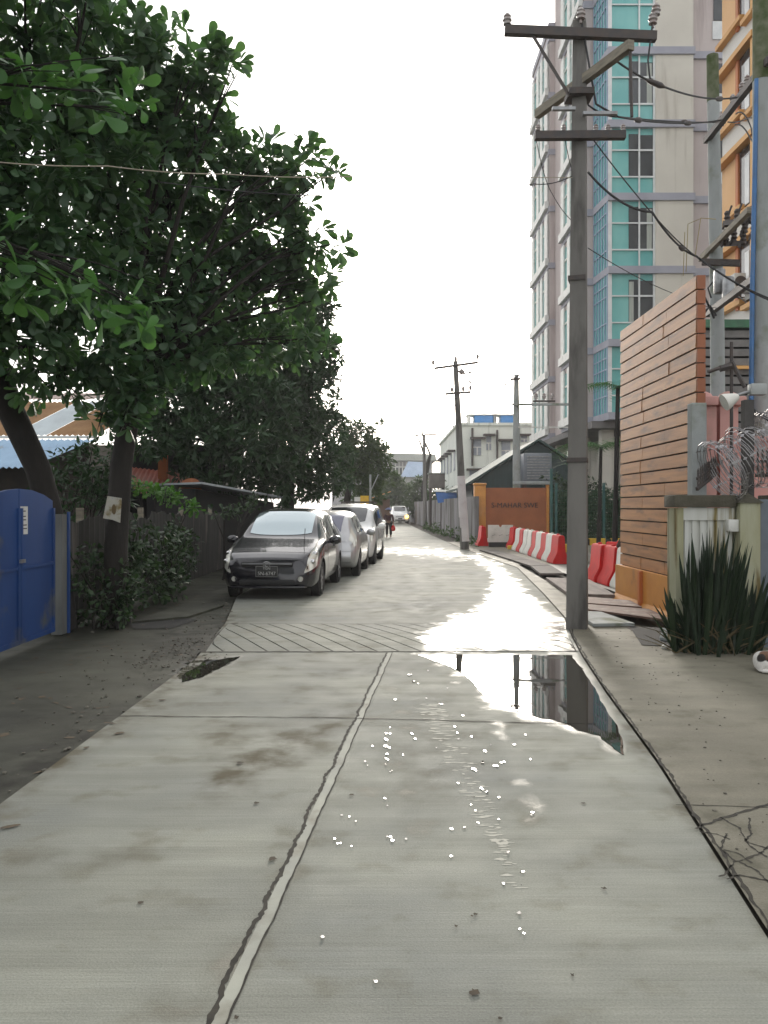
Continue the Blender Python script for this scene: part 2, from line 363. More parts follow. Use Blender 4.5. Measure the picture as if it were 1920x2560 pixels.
# joints and cracks in the slabs
MT['joint'] = mat('dirt_filled_joint', (.014,.012,.009), (.04,.035,.026), .95, 14)
def ragged(pts, w, jag=.4, step=.05, z=.004, mb=None):
    mb = mb or MB(); P = []
    for a, b in zip(pts, pts[1:]):
        a = Vector((a[0],a[1])); b = Vector((b[0],b[1])); n = max(1, int((b-a).length/step))
        for i in range(n): P.append(a.lerp(b, i/n))
    P.append(Vector((pts[-1][0], pts[-1][1])))
    o = len(mb.v)
    for i, p in enumerate(P):
        d = (P[min(i+1,len(P)-1)]-P[max(i-1,0)]).normalized(); n_ = Vector((-d.y, d.x)); 
        k = mnoise.fractal((p.x*5, p.y*5, .5), 1, 2, 4)*.9*w; a = w*.5*(1+jag*random.uniform(-1,1)); b = w*.5*(1+jag*random.uniform(-1,1))
        mb.v += [(p.x+n_.x*(a+k), p.y+n_.y*(a+k), z), (p.x-n_.x*(b-k), p.y-n_.y*(b-k), z)]
    for i in range(len(P)-1): mb.f.append((o+2*i, o+2*i+1, o+2*i+3, o+2*i+2))
    return mb
lg = MB(); lg.sheet([tuple(gd(x,y,-.02)[:2]) for x, y in ((325,1560),(470,1546),(492,1551),(430,1571),(335,1574))], -.015); struct(obj('gutter_opening', lg, MT['darkhole']))  # flat dark sheet, the shade inside the opening put into its colour
ls = MB(); ls.prism([tuple(gd(x,y)[:2]) for x, y in ((330,1556),(470,1543),(560,1514),(480,1512),(400,1530))], -.022, .012); struct(obj('gutter_slab', ls, MT['shoulder']))
J0 = gd(515,2560); J1 = gd(968,1632); jd = (J1-J0).normalized()
jn = J0-jd*5
struct(obj('centre_joint', ragged([jn[:2], J1[:2]], .019, .55, .022, .002), MT['joint']))
pst = MB(); pst.sheet([(jn.x+.012,jn.y),(jn.x+.064,jn.y),(J1.x+.055,J1.y),(J1.x+.01,J1.y)], .0015); struct(obj('pale_seam_strip', pst, mat('pale_mortar', (.37,.375,.32), (.28,.285,.255), .85, 2.5, stain=(.22,.21,.17), stain_at=(.55,.7), stain_scale=3, bump=.1)))
e0 = J0+Vector((.125,.0,0)); struct(obj('edge_joint', ragged([(jn.x+.066, jn.y), (J1.x+.057, J1.y)], .008, .5), MT['joint']))
struct(obj('cross_joint', ragged([gd(255,1790)[:2], gd(850,1795)[:2], gd(1480,1812)[:2]], .014, .5), MT['joint']))
kb = MB()
for a, b in zip(RIGHT[1:7], RIGHT[2:8]): ragged([(a[1]+.026, a[0]), (b[1]+.026, b[0])], .018 if a[0] > 3 else .024, .9, .04, .0135, kb)
struct(obj('kerb_joint', kb, MT['joint']))
ck = MB(); q = lambda x, y: gd(x, y)[:2]
ragged([q(1738,2078), q(1800,2055), q(1920,2015), q(2200,1930)], .022, .7, .03, .0135, ck)
ragged([q(1690,2018), q(1800,2020), q(1960,2026)], .008, .6, .03, .0135, ck)
for L in ([(1800,2050),(1850,2075),(1870,2120),(1920,2150)],[(1815,2090),(1805,2130),(1840,2160),(1900,2140),(1930,2120)],[(1840,2160),(1815,2190),(1800,2200)],
          [(1870,2050),(1880,2090),(1860,2110),(1920,2130)],[(1850,2160),(1900,2190),(1940,2230)],[(1815,2205),(1850,2195),(1940,2212)],[(1810,2130),(1850,2140),(1880,2165)],[(1748,2085),(1790,2092),(1825,2105)]):
    ragged([q(*p) for p in L], .010, .95, .015, .0135, ck)
struct(obj('apron_cracks', ck, MT['joint']))
# dirt patches and washed-in silt on the left slab, leaf litter
ds = mat('dried_mud', (.15,.125,.08), (.21,.185,.135), .9, 14)
def splat(mb, c, rx, ry, z, n=26, irr=.45, rot=0):
    s_ = random.random()*50; P = []
    for i in range(n):
        t = 2*PI*i/n; r = 1+irr*mnoise.fractal((math.cos(t)*1.4+s_, math.sin(t)*1.4, s_), 1, 2, 4)*1.5
        x, y = math.cos(t)*rx*r, math.sin(t)*ry*r
        P.append((c[0]+x*math.cos(rot)-y*math.sin(rot), c[1]+x*math.sin(rot)+y*math.cos(rot)))
    return mb.sheet(P, z)
# speed hump: skewed plates with grooves between
hm = MB(); y0, y1 = 9.57, 11.85
xl0, xr0 = -2.02, 2.15
nst = 17; skew = -1.05
hz = lambda y: .004+.022*math.sin(PI*min(1, max(0, (y-y0)/(y1-y0))))
for i in range(-6, nst+8):
    a = xl0+(xr0-xl0)*i/nst; b = xl0+(xr0-xl0)*(i+1)/nst-.022
    ys = [y0+(y1-y0)*k/10 for k in range(11)]; o = len(hm.v); row = []
    for y in ys:
        t = (y-y0)/(y1-y0); lo = spl(LEFT, y)+.05; hi = spl(RIGHT, y)-.05
        p, r_ = a+skew*(t-.0), b+skew*(t-.0); p2, r2 = min(max(p, lo), hi), min(max(r_, lo), hi); row.append((p2, r2, y))
    if all(r2-p2 < .01 for p2, r2, y in row): continue
    for p2, r2, y in row: hm.v += [(p2, y, hz(y)), (max(r2, p2+.001), y, hz(y)), (p2, y, hz(y)-.03), (max(r2, p2+.001), y, hz(y)-.03)]
    for k in range(10):
        A = o+4*k; B = A+4; hm.f += [(A,A+1,B+1,B), (A+1,A+3,B+3,B+1), (A+2,A,B,B+2)]
    hm.f += [(o,o+2,o+3,o+1)]
me_h = obj('speed_hump', hm, MT['road']); struct(me_h)
A = np.array([tuple(v.co) for v in me_h.data.vertices]); aa = me_h.data.attributes.new('wet', 'FLOAT', 'POINT')
aa.data.foreach_set('value', np.maximum(wetness(A[:,0], A[:,1]), .14).astype(np.float32))
bed = MB(); bed.sheet([(xl0-.05,y0+.02),(xr0,y0+.02),(2.45,y1),(-2.15,y1)], .0045); struct(obj('hump_bed', bed, MT['joint']))
struct(obj('hump_joint', ragged([(-2.05,9.56),(J1.x,9.57),(2.2,9.6)], .025, .5, .04, .006), MT['joint']))
# standing water
mw, ntw, bw_ = nodes_of('rain_water'); bw_.inputs['Base Color'].default_value = (.035,.032,.026,1); bw_.inputs['Roughness'].default_value = .015; bw_.inputs['IOR'].default_value = 1.33
bw_.inputs['Specular IOR Level'].default_value = .9
nb = noise_of(ntw, 2.5, 3); bpw = N(ntw, 'ShaderNodeBump', Strength=.04, Distance=.01); ntw.links.new(nb, bpw.inputs['Height']); ntw.links.new(bpw.outputs[0], bw_.inputs['Normal'])
def water(name, P, z=.004, jag=3):
    pts = []
    for a, b in zip(P, P[1:]+P[:1]):
        for i in range(8):
            x = a[0]+(b[0]-a[0])*i/8; y = a[1]+(b[1]-a[1])*i/8
            x += jag*2.2*mnoise.fractal((x*.03, y*.03, 1), 1, 2, 4); y += jag*mnoise.fractal((x*.03, y*.03, 9), 1, 2, 4)
            pts.append(gd(x, y, z)[:2])
    mb = MB(); mb.sheet(pts, z); o = obj(name, mb, mw); return struct(o)
water('puddle', [(1045,1637),(1150,1636),(1300,1637),(1432,1637),(1466,1690),(1515,1770),(1556,1840),(1562,1885),(1535,1870),(1500,1838),(1440,1822),(1390,1800),(1330,1788),(1280,1772),(1215,1745),(1180,1700),(1130,1668)])
water('puddle', [(455,1690),(520,1650),(600,1640),(560,1662),(510,1690),(450,1706)], .006)
dr = MB()
for x, y, s in [(1030,1690,9),(1035,1705,7),(1045,1712,6),(1070,1680,5),(970,1835,6),(968,1850,7),(972,1868,8),(966,1884,7),(978,1822,5),(970,1900,6),(962,1915,5),(975,1930,5),(1033,1835,6),(1036,1850,5),(1135,1820,6),(1140,1834,5),(1146,1850,5),(1180,1845,5),(1215,1880,6),(1225,1862,5),(1180,1922,8),(1187,1926,6),(1210,1908,6),(1240,1915,7),(1255,1905,6),(1310,1838,5),(915,1918,6),(912,1905,5),(965,2000,5),(966,2020,6),(860,2040,6),(870,2048,8),(890,2055,6),(835,2098,6),(875,2120,5),(848,2110,5),(975,2110,9),(972,2095,5),(1010,2100,6),(1130,2075,6),(1165,2070,6),(1190,2030,6),(1215,1980,7),(1205,1975,5),(1183,1995,5),(1245,1995,5),(1325,2035,7),(1270,2135,6),(1130,2140,5),(1180,2015,4),(1305,2182,6),(1260,2208,8),(1308,2215,5),(1300,2285,9),(1300,2330,8),(812,2340,9),(938,2455,5),(1195,2060,4),(1250,2050,4),(1148,1958,4),(1090,1870,5),(930,1870,5),(1005,1890,4),(1160,1790,5),(1100,1760,5),(985,1750,5),(1060,1745,6),(1115,1720,5),(1285,1865,5),(1330,1900,5)]:
    p = gd(x, y); r = s/F*p.y*.62
    for k in range(random.choice((1,1,2,2))):
        n = 12; sx = random.uniform(.75,1.2); ev = math.atan2(EYE, p.y); az = math.atan2(p.x, p.y); cx = p.x+random.uniform(-1,1)*r*1.6; cy = p.y+random.uniform(-1,1)*r*3; tx = -(R(SUN_AZ)-az)/(2*math.sin(ev))*.8+random.gauss(0,.05); ty = -math.tan((ev-R(SUN_EL))/2)+random.gauss(0,.04)
        o = len(dr.v); rr = r*random.uniform(.5,1)
        P = [(cx+math.cos(2*PI*i/n)*rr*sx*random.uniform(.55,1.3), cy+math.sin(2*PI*i/n)*rr*2.0*random.uniform(.55,1.3)) for i in range(n)]
        dr.add([(x_, y_, (.006+rr*1.5*(abs(tx)+abs(ty)))+(x_-cx)*tx+(y_-cy)*ty) for x_, y_ in P], [tuple(range(n))])  # water spots tipped to the sun's mirror angle, shaped to glint
TRK = [(1072,1760,60),(1110,1830,60),(1150,1910,58),(1185,1980,54),(1225,2055,50),(1262,2130,44),(1300,2230,34)]; tk_ = MB()
for i in range(190):
    t = random.random()**1.6*(len(TRK)-1.001); k = int(t); f = t-k; a, b = TRK[k], TRK[k+1]
    x = a[0]+(b[0]-a[0])*f+random.uniform(-.5,.5)*a[2]; y = a[1]+(b[1]-a[1])*f; p = gd(x, y); L = random.uniform(.010,.045)*p.y/5; W = random.uniform(.004,.014)*p.y/5; n = 9
    tk_.add([(p.x+math.cos(2*PI*q_/n)*L*random.uniform(.5,1.3), p.y+math.sin(2*PI*q_/n)*W*random.uniform(.5,1.3), .001+.0003*random.random()) for q_ in range(n)], [tuple(range(n))])
mtk, ntk, btk = nodes_of('pale_tyre_sheen'); btk.inputs['Base Color'].default_value = (.46,.45,.39,1); btk.inputs['Roughness'].default_value = .8; btk.inputs['Specular IOR Level'].default_value = .2  # pale matte colour standing in for the wet shine along the track
struct(obj('tyre_track_sheen', tk_, mtk), 'stuff')
o = obj('water_splash_glints', dr, mw); struct(o, 'stuff')
# wind-blown specks: dead leaves and grit
lt = MB()
for x, y, s in [(1185,2482,12),(1178,2487,8),(680,2152,10),(600,1910,9),(590,2550,7),(350,2260,6),(640,2010,7),(880,1990,6),(1190,2290,5),(1460,2010,5),(1510,2225,6),(1430,2440,6),(1140,2320,5),(1180,2295,4),(1250,2550,5)]:
    p = gd(x, y); r = s/F*p.y; splat(lt, (p.x, p.y), r, r*1.1, .006+random.random()*.003, 10, .6)
struct(obj('leaf_litter', lt, mat('dead_leaf', (.03,.024,.015), (.06,.04,.02), .9, 20)), 'stuff')

gv = MB()
def stone(x, y, z, r):
    bm = bmesh.new(); bmesh.ops.create_icosphere(bm, subdivisions=1, radius=r)
    for v in bm.verts: v.co = Vector((v.co.x*random.uniform(.7,1.3), v.co.y*random.uniform(.7,1.3), v.co.z*.6*random.uniform(.7,1.2)))
    gv.frombm(bm, Matrix.Translation((x, y, z)))
for i in range(380):
    y = random.uniform(3.2,15); e = spl(LEFT, y); x = e-abs(random.gauss(0,.55)) if random.random() < .75 else random.uniform(-3.9, e); stone(x, y, -.016, random.choice((.006,.008,.012,.02))*random.uniform(.6,1.3))
for i in range(160):
    y = random.uniform(3,12); e = spl(RIGHT, y); x = e+.1+abs(random.gauss(0,.5)); stone(x, y, .014, random.choice((.005,.007,.01))*random.uniform(.6,1.3))
for i in range(200):
    y = random.uniform(8.6,10.6); x = random.uniform(-2.6,-1.7); stone(x, y, .002, random.uniform(.005,.018))
struct(obj('gravel', gv, mat('gritty_stone', (.16,.15,.12), (.07,.06,.05), .9, 30)), 'stuff')
lv = MB()
for i in range(150):
    y = random.uniform(4,16); e = spl(LEFT, y); x = random.uniform(-4.0, e+.25*random.random()); splat(lv, (x, y), random.uniform(.012,.035), random.uniform(.02,.06), (.006 if x > e-.03 else -.020)+random.random()*.002, 9, .5, random.uniform(0,3))
struct(obj('fallen_leaves', lv, mat('fallen_leaf', (.10,.065,.03), (.03,.024,.014), .85, 9)), 'stuff')
# damp haze in the air
hz_box = obj('haze', MB().box(-250,250,-40,490,-1.06,60)); struct(hz_box, 'stuff')
mh = bpy.data.materials.new('damp_haze'); mh.use_nodes = True; nth_ = mh.node_tree; nth_.nodes.remove(nth_.nodes['Principled BSDF'])
pv = nth_.nodes.new('ShaderNodeVolumePrincipled'); pv.inputs['Color'].default_value = (.96,.97,1,1); pv.inputs['Density'].default_value = .0006; pv.inputs['Anisotropy'].default_value = .45
nth_.links.new(pv.outputs[0], nth_.nodes['Material Output'].inputs['Volume']); hz_box.data.materials.append(mh)
SC.cycles.volume_bounces = 0
# ---------------------------------------------------------------- cars
def cr(p0, p1, p2, p3, t): return .5*((2*p1)+(-p0+p2)*t+(2*p0-5*p1+4*p2-p3)*t*t+(-p0+3*p1-3*p2+p3)*t**3)
class CarShape:
    # stations: y, bottom, belt height, top height, belt half width, top half width
    def __init__(s, st): s.st = np.array(st, float)
    def par(s, y):
        st = s.st; i = int(np.clip(np.searchsorted(st[:,0], y)-1, 0, len(st)-2)); t = (y-st[i,0])/(st[i+1,0]-st[i,0])
        g = lambda k: st[int(np.clip(k, 0, len(st)-1))]
        lin = st[i]+(st[i+1]-st[i])*t; sm = cr(g(i-1), g(i), g(i+1), g(i+2), t)
        return lin*.45+sm*.55
    def sect(s, y):
        _, zb, z1, z2, w1, w2 = s.par(y); h = z1-zb
        return [(0,zb),(w1*.86,zb),(w1*.985,zb+.16*h),(w1+.012,zb+.58*h),(w1-.012,z1),(w1*.45+w2*.55-.005,z1+(z2-z1)*.5),(w2,z1+(z2-z1)*.86),(w2*.62,z2-.012*min(1,(z2-z1)*4)),(0,z2)]
    def S(s, y, u):                                  # u in -8..8, negative = the -x side
        P = s.sect(y); u = u-16 if u > 8 else (u+16 if u < -8 else u); a = min(abs(u), 7.9999); i = int(a); t = a-i
        g = lambda k: np.array(P[k] if 0 <= k < 9 else ((-P[7][0], P[7][1]) if k > 8 else (-P[1][0], P[1][1])))
        lin = g(i)+(g(i+1)-g(i))*t; q = lin*.4+cr(g(i-1), g(i), g(i+1), g(i+2), t)*.6
        return Vector((q[0]*(1 if u >= 0 else -1), y, q[1]))
    def nrm(s, y, u):
        e = .02; d1 = s.S(y+e, u)-s.S(y-e, u); d2 = s.S(y, u+.05)-s.S(y, u-.05)
        n = d1.cross(d2); n.normalize(); c = s.S(y, u)-Vector((0, y, .8))
        return n if n.dot(c) > 0 else -n
    def patch(s, ya, yb, ua, ub, off=.008, ny=12, nu=10, mb=None):
        """a panel lying on the body; ya, yb, may be functions of k in 0..1 across u"""
        mb = mb or MB(); o = len(mb.v); f = lambda q, k: q(k) if callable(q) else q
        for i in range(ny+1):
            for j in range(nu+1):
                k = j/nu; t = i/ny; y = f(ya, k)+(f(yb, k)-f(ya, k))*t; u = f(ua, t)+(f(ub, t)-f(ua, t))*k
                mb.v.append(tuple(s.S(y, u)+s.nrm(y, u)*off))
        w_ = nu+1
        mb.f += [(o+i*w_+j, o+i*w_+j+1, o+(i+1)*w_+j+1, o+(i+1)*w_+j) for i in range(ny) for j in range(nu)]
        return mb
    def body(s, ny=64, nu=30):
        L0, L1 = s.st[0,0], s.st[-1,0]; mb = MB(); us = np.linspace(-8, 8, 2*nu+1)[:-1]; n = len(us)
        for i in range(ny+1):
            y = L0+(L1-L0)*(.5-.5*math.cos(PI*i/ny))
            for u in us:
                p = s.S(y, max(u, -7.9999) if abs(u) > .001 else .0001); mb.v.append(tuple(p))
        mb.f += [(i*n+j, i*n+(j+1)%n, (i+1)*n+(j+1)%n, (i+1)*n+j) for i in range(ny) for j in range(n)]
        mb.f += [tuple(range(n)), tuple(range(ny*n, ny*n+n))]
        return mb
GL = {}
def glass(name, base, rough=.06, met=.0, spec=.8):
    m, nt, b = nodes_of(name); b.inputs['Base Color'].default_value = c4(base); b.inputs['Roughness'].default_value = rough
    b.inputs['Metallic'].default_value = met; b.inputs['Specular IOR Level'].default_value = spec; b.inputs['Coat Weight'].default_value = .6; b.inputs['Coat Roughness'].default_value = .03
    return m
GL['wind'] = glass('windscreen_glass', (.42,.50,.53), .09, .62); GL['dark'] = glass('dark_glass', (.02,.022,.025)); GL['lamp'] = glass('lamp_glass', (.74,.73,.66), .12, .3)  # windscreen base pale blue and part metallic, imitating a bright sky reflection
GL['tint'] = glass('tinted_glass', (.16,.16,.21), .07, .5); GL['amber'] = glass('amber_glass', (.5,.13,.02)); GL['tail'] = glass('tail_glass', (.28,.02,.02))
def paint(name, c, met, rough=.25):
    m, nt, b = nodes_of(name); b.inputs['Metallic'].default_value = met; b.inputs['Roughness'].default_value = rough; b.inputs['Coat Weight'].default_value = .8; b.inputs['Coat Roughness'].default_value = .05
    n = noise_of(nt, 2.2, 6); nt.links.new(mixc(nt, ramp(nt, n, .45, .75), c, tuple(x*.72+.014 for x in c)), b.inputs['Base Color'])   # film of road dust
    return m
def wheel(parent, x, y, r, side, spokes=7):
    tm = MB(); w = .2
    tm.lathe([(r*.66,-w/2*.8),(r*.86,-w/2),(r*.97,-w/2*.75),(r,-w/2*.4),(r,w/2*.4),(r*.97,w/2*.75),(r*.86,w/2),(r*.66,w/2*.8)], (x,y,r), 24, 'x')
    t = obj('wheel', MB().lathe([(.05,-w*.3),(.06,w*.42)], (x,y,r), 12, 'x'), MT['iron'], parent, 40, True)
    obj('tyre', tm, MT['black'], t, 40, True)
    rm = MB(); rm.lathe([(r*.62,-.02),(r*.66,w*.40),(r*.62,w*.42),(r*.58,w*.36),(r*.57,-.02)], (x-(0 if side > 0 else w*.40),y,r), 24, 'x')
    xo = x+side*w*.33
    for k in range(spokes):
        a = 2*PI*k/spokes; rm.beam((xo, y+math.cos(a)*.04, r+math.sin(a)*.04), (xo, y+math.cos(a)*r*.6, r+math.sin(a)*r*.6), .05, .03, (1,0,0))
    obj('rim', rm, MT['iron'], t, 40, True)
def car(label, loc, rot, st, pm, wheels, wr, faces, win, cat='car', group='cars parked along the left kerb', front='front', glassm=None, extra=None):
    root = thing('parked_car', label, cat, loc, rot, group); sh = CarShape(st)
    b = obj('body', sh.body(), pm, root, 40, True)
    # wheel arches cut out of the body
    cut = MB()
    for y in wheels:
        for sx in (-1, 1): cut.lathe([(wr+.055,-.14),(wr+.055,.5)] if sx > 0 else [(wr+.055,-.5),(wr+.055,.14)], (sx*.66,y,wr), 28, 'x')
    co = obj('wheel_arch', cut, None, None, False, True)
    md = b.modifiers.new('arch', 'BOOLEAN'); md.operation = 'DIFFERENCE'; md.object = co; md.solver = 'EXACT'; md.use_self = True
    mw_, b.parent = b.matrix_world.copy(), None; b.location = (0,0,0)
    bpy.context.view_layer.update(); dg = bpy.context.evaluated_depsgraph_get(); me = bpy.data.meshes.new_from_object(b.evaluated_get(dg))
    b.modifiers.clear(); b.data = me; b.parent = root; bpy.data.objects.remove(co)
    for y in wheels:
        for sx in (-1, 1): obj('wheel_arch_liner', MB().lathe([(wr+.053,sx*.02),(wr+.053,sx*.17)], (sx*.66,y,wr), 28, 'x'), MT['black'], root, 40, True)
    ml = list(st)
    for y in wheels:
        for sx in (-1, 1): wheel(root, sx*(sh.par(y)[4]-.1), y, wr, sx)
    return root, sh
def seams(sh, ys, mbm=None):
    mb = mbm or MB()
    for y in ys:
        for sx in (-1, 1): sh.patch(y, y+.012, sx*2.0, sx*4.1, .003, 1, 8, mb)
    return mb
def side_windows(root, sh, spans, m, u0=4.22, u1=5.75):
    for a, b, c, d in spans:                         # bottom front, bottom rear, top front, top rear
        for sx in (-1, 1):
            mb = sh.patch(lambda k: a+(c-a)*k, lambda k: b+(d-b)*k, sx*u0, sx*u1, .007, 8, 6); obj('side_window', mb, m, root, 40, True)
def mirror(root, sh, y, z, pm):
    for sx in (-1, 1):
        x = sh.par(y)[4]
        mb = MB().sphere((sx*(x+.13), y, z), (.12,.07,.085)); mb.beam((sx*(x-.06), y+.02, z-.05), (sx*(x+.08), y, z-.03), .05, .05)
        mo = obj('wing_mirror', mb, pm, root, 60, True)
        g_ = MB(); g_.lathe([(.0,0),(.07,0),(.07,.004)], (sx*(x+.13), y+.066, z), 12, 'y'); obj('mirror_glass', g_, MT['chrome'], mo, 40, True)
# --- dark people carrier, nose towards the camera
dark = paint('dark_violet_grey_paint', (.013,.012,.018), .1, .2)
st = [(0,.26,.50,.62,.56,.44),(.06,.22,.58,.72,.70,.56),(.25,.19,.68,.80,.80,.66),(.55,.19,.80,.885,.845,.70),(1.0,.19,.91,1.0,.86,.70),(1.22,.19,.94,1.07,.86,.70),(1.65,.19,.955,1.33,.865,.66),(2.10,.19,.965,1.53,.865,.615),(2.7,.19,.97,1.585,.865,.62),(3.5,.2,.98,1.56,.86,.61),(4.05,.22,.99,1.47,.845,.60),(4.30,.3,.98,1.22,.80,.58),(4.40,.42,.90,1.0,.70,.54)]
p0 = Vector((-2.03, 14.92, 0))
carA, shA = car('dark violet grey people carrier at the front of the parked row, nose towards us', p0, R(-3.6), st, dark, (.88, 3.58), .315, None, None)
obj('windscreen', shA.patch(lambda k: 1.235+.10*(2*k-1)**2, lambda k: 2.07+.03*(2*k-1)**2, lambda t: 6.45-.2*t, lambda t: 9.55+.2*t, .008, 14, 20), GL['wind'], carA, 40, True)
side_windows(carA, shA, [(1.72,2.02,1.95,2.10),(2.08,2.86,2.15,2.86),(2.95,3.66,2.95,3.62),(3.76,4.18,3.74,4.05)], GL['dark'])
mirror(carA, shA, 1.62, .98, dark)
for sx in (-1, 1):
    mb = shA.patch(lambda k: .035+.30*k*k, lambda k: .34+.52*k, sx*3.35, sx*5.6, .006, 10, 10)
    hl = obj('headlight', mb, GL['lamp'], carA, 40, True)
    r_ = MB()
    for (y, u) in ((.20,4.0),(.42,4.6)): c = shA.S(y, sx*u); r_.sphere(tuple(c+Vector((0,-.004,0))), (.055,.03,.045))
    obj('reflector', r_, MT['chrome'], hl, 60, True)
    fb = MB().lathe([(0,0),(.045,0),(.05,.02),(.03,.05)], (sx*.58, -.0, .36), 12, 'y'); obj('fog_lamp', fb, GL['lamp'], carA, 40, True)
gr = MB().bevbox(-.46,.46,-.012,.1,.555,.655,.03); gq = obj('grille', gr, MT['black'], carA, 30, True)
obj('grille_bar', MB().bevbox(-.44,.44,-.022,-.006,.612,.632,.006), MT['iron'], gq, 30, True)
em = MB()
for rx, rz in ((.062,.042),(.03,.036)):
    em.tube([(math.cos(t)*rx, -.036, .617+math.sin(t)*rz) for t in np.linspace(0, 2*PI, 22)], .006, 6)
em.tube([(math.cos(t)*.046, -.036, .635+math.sin(t)*.014) for t in np.linspace(0, 2*PI, 18)], .005, 6)
obj('emblem', em, MT['chrome'], carA, 40, True)
obj('lower_intake', MB().bevbox(-.5,.5,-.008,.1,.245,.36,.03), MT['black'], carA, 30, True)
obj('bumper_lip', MB().bevbox(-.66,.66,-.018,.2,.20,.235,.012), dark, carA, 30, True)
pl = obj('licence_plate', MB().bevbox(-.19,.19,-.035,-.018,.40,.585,.008), mat('plate_black', (.025,.025,.025), None, .5), carA, 30, True)
pw = mat('plate_lettering', (.5,.5,.48), None, .5)
text('lettering', 'YGN', .062, pw, pl, Matrix.Translation((0,-.037,.545)) @ FACE, .002)
text('lettering', '5N-6747', .088, pw, pl, Matrix.Translation((0,-.037,.455)) @ FACE, .002)
fr = MB()
for a in ((-.19,.19,.40,.404),(-.19,.19,.581,.585),(-.19,-.186,.404,.581),(.186,.19,.404,.581)): fr.box(a[0],a[1],-.038,-.0355,a[2],a[3])
obj('plate_border', fr, pw, pl, False, True)
wp = MB()
for x0, x1 in ((-.60,.02),(.12,.58)):
    wp.tube([tuple(shA.S(1.24+.015*i, 0)+Vector((x0+(x1-x0)*i/5, -.01, .012+.006*i))) for i in range(6)], .009, 6)
obj('wiper', wp, MT['black'], carA, False, True)
obj('aerial', MB().tube([(.56,.55,.86),(.565,.66,1.22)], .006, 6), MT['black'], carA, False, True)
sm = seams(shA, (1.55, 2.9)); sm = shA.patch(.30, .312, 5.8, 10.2, .003, 1, 16, sm)
obj('door_seam', sm, MT['black'], carA, False, True)
hd = MB()
for y in (2.55, 3.55):
    for sx in (-1,1):
        c = shA.S(y, sx*3.62); hd.bevbox(c.x-.02, c.x+.03*sx if sx > 0 else c.x+.02, y-.1, y+.1, c.z-.018, c.z+.018, .01) if sx > 0 else hd.bevbox(c.x-.03, c.x+.02, y-.1, y+.1, c.z-.018, c.z+.018, .01)
obj('door_handle', hd, dark, carA, 40, True)
# --- silver hatchback, tail towards the camera
silver = paint('silver_paint', (.50,.50,.505), .7, .3)
st = [(0,.34,.72,.84,.70,.58),(.06,.27,.84,.98,.78,.60),(.2,.22,.92,1.18,.81,.60),(.45,.20,.95,1.40,.83,.60),(.75,.19,.955,1.49,.84,.61),(1.5,.19,.945,1.53,.845,.62),(2.1,.19,.93,1.47,.845,.61),(2.6,.19,.91,1.2,.845,.66),(2.95,.19,.88,.98,.84,.68),(3.4,.2,.78,.86,.82,.66),(3.65,.22,.62,.70,.72,.54),(3.73,.28,.5,.58,.56,.42)]
carB, shB = car('silver hatchback parked tail towards us between the dark carrier and the white van', (-1.44,19.55,0), R(-3.4), st, silver, (.72, 3.05), .30, None, None)
obj('rear_window', shB.patch(lambda k: .085+.03*(2*k-1)**2, .52, lambda t: 6.7-.2*t, lambda t: 9.3+.2*t, .008, 12, 16), GL['tint'], carB, 40, True)
side_windows(carB, shB, [(.5,.86,.62,.9),(.94,1.62,.95,1.62),(1.7,2.6,1.7,2.28)], GL['dark'])
mirror(carB, shB, 2.38, .97, silver)
for sx in (-1, 1): obj('tail_light', shB.patch(.03, lambda k: .18+.14*k, sx*3.5, sx*5.4, .006, 6, 8), GL['lamp'], carB, 40, True)
obj('reflector', MB().bevbox(.46,.66,-.012,.05,.41,.44,.008).bevbox(-.66,-.46,-.012,.05,.41,.44,.008), GL['tail'], carB, 30, True)
obj('licence_plate', MB().bevbox(-.05,.32,-.03,.03,.70,.80,.008), MT['white'], carB, 30, True)
obj('bumper', MB().bevbox(-.72,.72,-.05,.2,.34,.60,.05), silver, carB, 40, True)
obj('window_sticker', shB.patch(.16, .34, 8.3, 9.0, .014, 2, 4), MT['white_plastic'], carB, False, True)
obj('door_seam', seams(shB, (1.66, 2.62)), MT['black'], carB, False, True)
